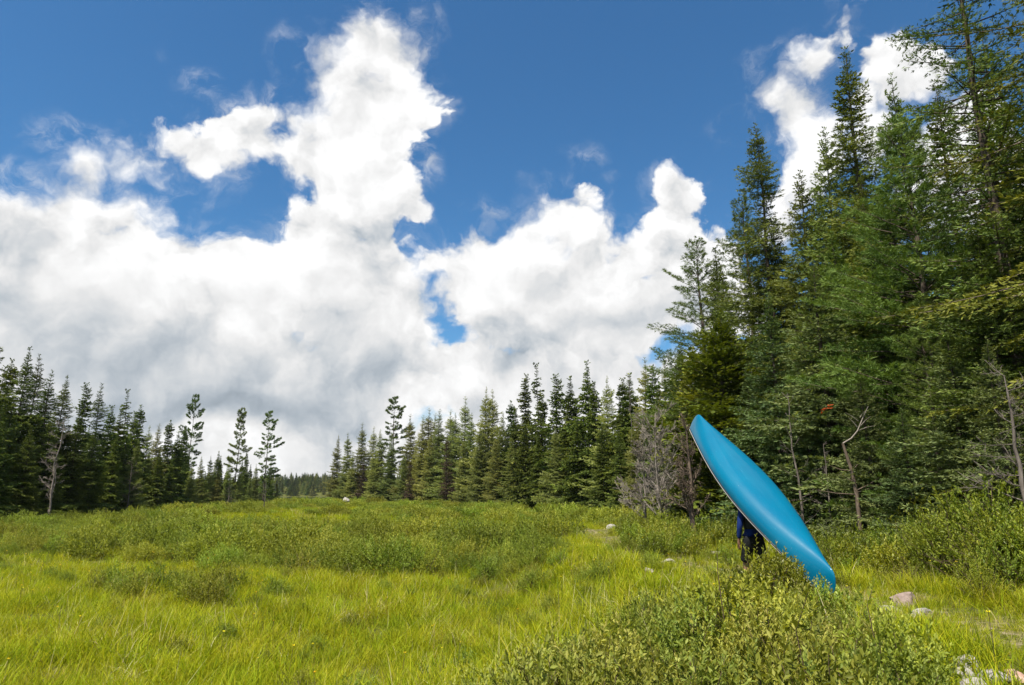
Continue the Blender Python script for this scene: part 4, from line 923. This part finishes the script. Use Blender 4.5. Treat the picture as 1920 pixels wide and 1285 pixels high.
# ---------------------------------------------------------------- stones and logs
def stone(px, py, w, h, mat, label, seed, dep=.8, sink=.27):
    x, y = G(px, py); r = np.random.default_rng(seed); bm = bmesh.new(); bmesh.ops.create_icosphere(bm, subdivisions=3, radius=.5)
    dirs = [unit(r.normal(size=3)) for _ in range(9)]; cut = r.uniform(.26, .42, 9)
    for v in bm.verts:
        p = np.array(v.co)
        for d_, c_ in zip(dirs, cut):
            k = p @ d_ - c_
            if k > 0: p = p - d_ * k * .92
        p = p + .012 * np.sin(p[[1, 2, 0]] * 31 + seed); v.co = (p[0] * w, p[1] * w * dep, p[2] * h)
    me = bpy.data.meshes.new('rock'); bm.to_mesh(me); bm.free(); me.materials.append(M[mat])
    o = part('rock', me, None); o.location = (x, y, float(gz(x, y)) + h * (.38 - sink)); o.rotation_euler = (r.normal() * .15, r.normal() * .15, r.uniform(0, 6.28)); props(o, label, 'rock'); return o
stone(1698, 1136, .44, .36, 'rock_red', 'rounded red-brown stone beside the trail right of the stern', 1)
stone(1667, 1150, .34, .20, 'rock_pale', 'white flat rock left of the red-brown stone', 2)
stone(1728, 1158, .36, .18, 'rock_pale', 'white flat rock in front of the red-brown stone', 3)
stone(1628, 1182, .62, .30, 'rock_pink', 'pink granite slab poking through the shrubs at the trail edge', 4)
stone(1664, 1200, .36, .26, 'rock_pink', 'smaller pink rock right of the pink granite slab', 5)
stone(1818, 1256, .26, .20, 'rock_pale', 'pale peaked stone in the grass at lower right', 6)
stone(1809, 1274, .18, .16, 'rock_pale', 'small bright stone just below the pale peaked one', 7)
stone(1824, 1290, .26, .14, 'rock_pale', 'flat grey-white stone at the bottom edge under the peaked one', 8)
stone(1729, 1284, .20, .16, 'rock_pale', 'lone small white stone at the bottom edge left of the others', 9)
stone(1862, 1276, .30, .14, 'rock_pale', 'low pale stone right of the peaked one, half sunk in grass', 10)
stone(1908, 1276, .22, .14, 'rock_pink', 'dusty pinkish stone in the bottom right corner', 11)
stone(1250, 1058, .50, .22, 'rock_pale', 'grey rock lying in the trail grass left of the person', 12)
stone(1145, 993, .95, .42, 'rock_pale', 'pale rock half buried among distant shrubs right of centre', 13)
p = P(650, 934, 118); o = stone(650, 960, 1.5, 1.3, 'rock_pale', 'whitish boulder far off at the left foot of the tree line', 14); o.location = (p[0], 118, .7)
def log(px1, py1, px2, py2, rad, label, seed):
    a, b_ = G(px1, py1), G(px2, py2); r = np.random.default_rng(seed); T = Buf(); n = 9
    pts = [np.array([*(a + (b_ - a) * t), 0]) for t in np.linspace(0, 1, n)]; c = np.array([*((a + b_) / 2), 0]); z0 = float(gz(c[0], c[1])) + rad * 1.9
    T.tube([p_ - c + [0, 0, r.normal() * rad * .15] for p_ in pts], rad * r.uniform(.8, 1.15, n), 9, 0, .5, True)
    me = T.mesh('log', M['log'], True); o = part('log', me, None); o.location = (c[0], c[1], z0); props(o, label, 'log')
log(1292, 1044, 1352, 1044, .055, 'grey weathered log lying in the grass left of the person', 1)
log(1336, 1024, 1362, 1022, .06, 'short pale log behind the longer weathered one', 2)
log(1222, 1082, 1212, 1076, .05, 'small white driftwood stub in the trail grass', 3)

# ---------------------------------------------------------------- the canoe
Sp, Bp = np.array([4.986, 10.862, .347]), np.array([3.949, 14.639, 3.400])          # keel line ends: stern low and near, bow high and away
LEN = float(np.linalg.norm(Bp - Sp)); HB, DEP = .476, .344
def station(s):
    a = abs(s); b_ = HB * max(0, 1 - a ** 1.895) ** .949 + .012; zg = DEP + .167 * a ** 4
    zk = .03 * a ** 3
    if a > .90: zk += (zg - .03) * .97 * (1 - math.sqrt(max(0, 1 - ((a - .90) / .10) ** 2)))
    e = 2.7 - 1.25 * a ** 1.5; return b_, zg, zk, e
def section(s, m, inset=0.0):
    b_, zg, zk, e = station(s); t = np.linspace(0, math.pi / 2, m); y = (b_ - inset) * np.sin(t) ** (2 / e); z = zk + inset + (zg - zk - inset) * (1 - np.cos(t) ** (2 / e))
    y = y * (1 - .10 * np.clip((z - zk) / (zg - zk + 1e-6) - .55, 0, 1)); return y, z
def canoe():
    NS, MS = 121, 19; ss = np.sin(np.linspace(-math.pi / 2, math.pi / 2, NS)); ss = np.sign(ss) * np.abs(ss) ** .9
    V = []
    for s in ss:
        y, z = section(s, MS); x = s * LEN / 2
        V += [(x, -yy, zz) for yy, zz in zip(y[::-1], z[::-1])] + [(x, yy, zz) for yy, zz in zip(y[1:], z[1:])]
    m = 2 * MS - 1; i = np.arange(NS - 1)[:, None] * m; j = np.arange(m - 1)[None]
    F = np.stack([i + j, i + j + 1, i + m + j + 1, i + m + j], -1).reshape(-1, 4)
    b = Buf(); b.add(V, F); me = b.mesh('hull', [M['hull'], M['inner']], True)
    # frame: bow direction, and the keel upwards since the boat is carried upside down
    xb = unit(Bp - Sp); up = unit(np.array([0.0, 0, 1]) - xb * xb[2]); roll = math.radians(ROLL); side = np.cross(xb, up)
    up2 = up * math.cos(roll) + side * math.sin(roll); zl = -up2; yl = np.cross(zl, xb)
    o = thing('canoe', 'glossy teal-blue canoe carried upside down overhead, stern low', 'canoe', (0, 0, 0))
    o.matrix_world = Matrix(((xb[0], yl[0], zl[0], (Sp[0] + Bp[0]) / 2), (xb[1], yl[1], zl[1], (Sp[1] + Bp[1]) / 2), (xb[2], yl[2], zl[2], (Sp[2] + Bp[2]) / 2), (0, 0, 0, 1)))
    h = part('hull', me, o); md = h.modifiers.new('thickness', 'SOLIDIFY'); md.thickness = .008; md.offset = 1; md.material_offset = 1; md.use_rim = True
    for sg in (1, -1):
        g, dk = Buf(), Buf(); pts, low = [], []
        for s in ss[2:-2]:
            b_, zg, zk, e = station(s); y, z = section(s, MS); pts.append((s * LEN / 2, sg * (y[-1] + .006), zg + .004)); low.append((s * LEN / 2, sg * (y[-1] + .009), zg - .022))
        g.tube(pts, [.0085] * len(pts), 8, 0, .5, True); dk.tube(low, [.010] * len(low), 6, 0, .5, True)
        gw = part('gunwale', g.mesh('gunwale', M['trim'], True), o); part('trim_strip', dk.mesh('trim_strip', M['trimdark'], True), gw)
    def bar(name, s, drop, w, t, mat, bow=0):
        b_, zg, *_ = station(s); T = Buf(); n = 9; pts = [(s * LEN / 2 + bow * (1 - (k * 2 / (n - 1) - 1) ** 2), (k * 2 / (n - 1) - 1) * (b_ * .90 - .02), zg - drop) for k in range(n)]
        V = [];
        for p_ in pts: V += [(p_[0] - w, p_[1], p_[2] - t), (p_[0] + w, p_[1], p_[2] - t), (p_[0] + w, p_[1], p_[2] + t), (p_[0] - w, p_[1], p_[2] + t)]
        i = np.arange(n - 1)[:, None] * 4; j = np.arange(4)[None]; T.add(V, np.stack([i + j, i + (j + 1) % 4, i + 4 + (j + 1) % 4, i + 4 + j], -1).reshape(-1, 4)); T.add(np.array(V)[[0, 1, 2, 3, -4, -3, -2, -1]], [[3, 2, 1, 0], [4, 5, 6, 7]])
        part(name, T.mesh(name, M[mat]), o)
    bar('yoke', 0.0, .02, .035, .010, 'wood', -.07); bar('thwart', -.40, .02, .025, .009, 'wood')
    bar('seat', .50, .06, .11, .010, 'wood'); bar('seat', -.66, .06, .10, .010, 'wood')
    for sg in (1, -1):
        T = Buf(); st_ = np.linspace(.86, .985, 7) * sg; V = []
        for s in st_: b_, zg, *_ = station(s); V += [(s * LEN / 2, -b_, zg + .012), (s * LEN / 2, 0, zg + .03), (s * LEN / 2, b_, zg + .012)]
        F = [[3 * k + q_, 3 * k + q_ + 1, 3 * k + q_ + 4, 3 * k + q_ + 3] for k in range(6) for q_ in (0, 1)]; T.add(V, F)
        d_ = part('deck_plate', T.mesh('deck_plate', M['trimdark'], True), o); d_.modifiers.new('thickness', 'SOLIDIFY').thickness = .008
    return o
ROLL = -2.9
canoe_ob = canoe()

# ---------------------------------------------------------------- the person under it
def skin(name, joints, edges, mat, parent, root=0, levels=2):
    me = bpy.data.meshes.new(name); me.from_pydata([j[:3] for j in joints], edges, []); me.materials.append(M[mat])
    o = part(name, me, parent); sk = o.modifiers.new('skin', 'SKIN'); sk.use_smooth_shade = True
    lay = me.skin_vertices[0] if me.skin_vertices else None
    if lay is None:
        bm = bmesh.new(); bm.from_mesh(me); bm.verts.layers.skin.verify(); bm.to_mesh(me); bm.free(); lay = me.skin_vertices[0]
    for i, j in enumerate(joints):
        r = j[3]; lay.data[i].radius = r if isinstance(r, tuple) else (r, r); lay.data[i].use_root = (i == root)
    sb = o.modifiers.new('smooth', 'SUBSURF'); sb.levels = levels; sb.render_levels = levels
    return o
def person():
    Y = 12.8; x = P(1412, 1000, Y)[0]; z0 = float(gz(x, Y))
    o = thing('person', 'person in blue long sleeves and black shorts walking away under the canoe', 'person', (x, Y, z0), math.radians(14))
    J, E = [], []
    def jt(p, r, to=None):
        J.append((*p, r)); 
        if to is not None: E.append((to, len(J) - 1))
        return len(J) - 1
    pel = jt((0, 0, .93), (.15, .105)); wa = jt((0, 0, 1.10), (.135, .095), pel); ch = jt((0, .015, 1.30), (.160, .11), wa); up = jt((0, .02, 1.42), (.135, .085), ch); nk = jt((0, .035, 1.50), .055, up); nk2 = jt((0, .045, 1.55), .052, nk); hd = jt((0, .055, 1.62), (.072, .085), nk2); hd2 = jt((0, .06, 1.69), (.078, .095), hd); jt((0, .055, 1.755), (.055, .065), hd2)
    nose = jt((0, .165, 1.635), .012, hd)
    hands = {}
    for sg in (-1, 1):
        hp = jt((sg * .095, 0, .86), .088, pel); fw = .16 if sg < 0 else -.16
        kn = jt((sg * .10, fw * .7 + .03, .48), .058, hp); cf = jt((sg * .10, fw * .8 - .01, .33), .056, kn); an = jt((sg * .10, fw * 1.05 - .04, .10), .036, cf); ft = jt((sg * .105, fw * 1.05 + .02, .035), .036, an); jt((sg * .115, fw * 1.05 + .14, .03), .030, ft)
        sh = jt((sg * .185, .015, 1.40), .056, up)
        if sg < 0:
            el = jt((-.265, -.01, 1.13), .042, sh); wr = jt((-.262, .05, .89), .027, el); pm = jt((-.262, .065, .835), (.022, .038), wr); pd = (0, .12, -1); across = (0, 1, 0); thumb = ((-.245, .10, .83), (-.240, .115, .785)); 
        else:
            el = jt((.30, .12, 1.20), .044, sh); wr = jt((.37, .20, 1.42), .028, el); pm = jt((.385, .21, 1.475), (.024, .038), wr); pd = (.05, .05, 1); across = (0, 1, 0); thumb = ((.37, .25, 1.49), (.362, .262, 1.525))
        pmp = np.array(J[pm][:3]); pdv = unit(np.array(pd, float)); ac = np.array(across, float)
        for k, (off, l) in enumerate(((.030, .070), (.010, .080), (-.010, .074), (-.029, .058))):
            a_ = pmp + ac * off + pdv * .042; c_ = a_ + pdv * l * .55 + np.array([.010 * -sg, 0, 0]); e_ = c_ + pdv * l * .40 + np.array([.020 * -sg, 0, 0])
            f1 = jt(a_, .0095, pm); f2 = jt(c_, .0085, f1); jt(e_, .0070, f2)
        t1 = jt(thumb[0], .011, pm); jt(thumb[1], .009, t1)
    body = skin('body', J, E, 'skin', o)
    def seg(idx, grow): return [(*J[i][:3], tuple(r_ + grow for r_ in (J[i][3] if isinstance(J[i][3], tuple) else (J[i][3],) * 2))) for i in idx]
    # shirt: trunk and both sleeves
    S_ = [(0, 0, .985, (.165, .122)), (0, 0, 1.10, (.158, .115)), (0, .015, 1.30, (.178, .127)), (0, .02, 1.42, (.150, .100)), (0, .032, 1.475, (.072, .070)),
          (-.19, .015, 1.40, (.074, .074)), (-.268, -.01, 1.13, (.056, .056)), (-.263, .046, .915, (.040, .040)), (.19, .015, 1.40, (.074, .074)), (.302, .12, 1.20, (.056, .056)), (.366, .195, 1.405, (.040, .040))]
    skin('shirt', S_, [(0, 1), (1, 2), (2, 3), (3, 4), (3, 5), (5, 6), (6, 7), (3, 8), (8, 9), (9, 10)], 'shirt', o, 1)
    skin('vest', [(0, -.004, 1.075, (.172, .132)), (0, .01, 1.26, (.188, .142)), (0, .014, 1.40, (.155, .115))], [(0, 1), (1, 2)], 'vest', o, 1)
    lk, rk = np.array([-.10, .142, .48]), np.array([.10, -.082, .48])
    skin('shorts', [(0, 0, 1.03, (.164, .122)), (0, 0, .93, (.180, .135)), (-.100, .01, .84, (.112, .120)), (-.104, .115, .56, (.098, .104)), (-.104, .135, .50, (.096, .100)), (.100, -.01, .84, (.112, .120)), (.104, -.055, .56, (.098, .104)), (.104, -.070, .50, (.096, .100))], [(0, 1), (1, 2), (2, 3), (3, 4), (1, 5), (5, 6), (6, 7)], 'shorts', o, 1)
    skin('hair', [(0, .02, 1.70, (.082, .085)), (0, .045, 1.765, (.062, .072))], [(0, 1)], 'hair', o)
    for sg, fw in ((-1, .168), (1, -.168)):
        b = skin('boot', [(sg * .10, fw - .035, .17, .050), (sg * .10, fw - .035, .06, .050), (sg * .108, fw + .05, .045, (.048, .042)), (sg * .115, fw + .17, .038, (.044, .034))], [(0, 1), (1, 2), (2, 3)], 'shoe', o)
    return o
person()

# ---------------------------------------------------------------- the summer air between here and the far hill
def haze():
    x0, x1, y0, y1, z0, z1 = -760, 560, -12, 960, -3.0, 46
    b = Buf(); V = [(x, y, z) for z in (z0, z1) for (x, y) in ((x0, y0), (x1, y0), (x1, y1), (x0, y1))]
    b.add(V, [[3, 2, 1, 0], [4, 5, 6, 7], [0, 1, 5, 4], [1, 2, 6, 5], [2, 3, 7, 6], [3, 0, 4, 7]])
    m, w, out = material('thin_haze'); v = w.n('ShaderNodeVolumePrincipled'); v.inputs['Color'].default_value = (.86, .93, 1, 1); v.inputs['Density'].default_value = .00006; v.inputs['Anisotropy'].default_value = .25
    w.put(out.inputs['Volume'], v.outputs[0]); props(part('haze', b.mesh('haze', m), None), kind='stuff')
haze()
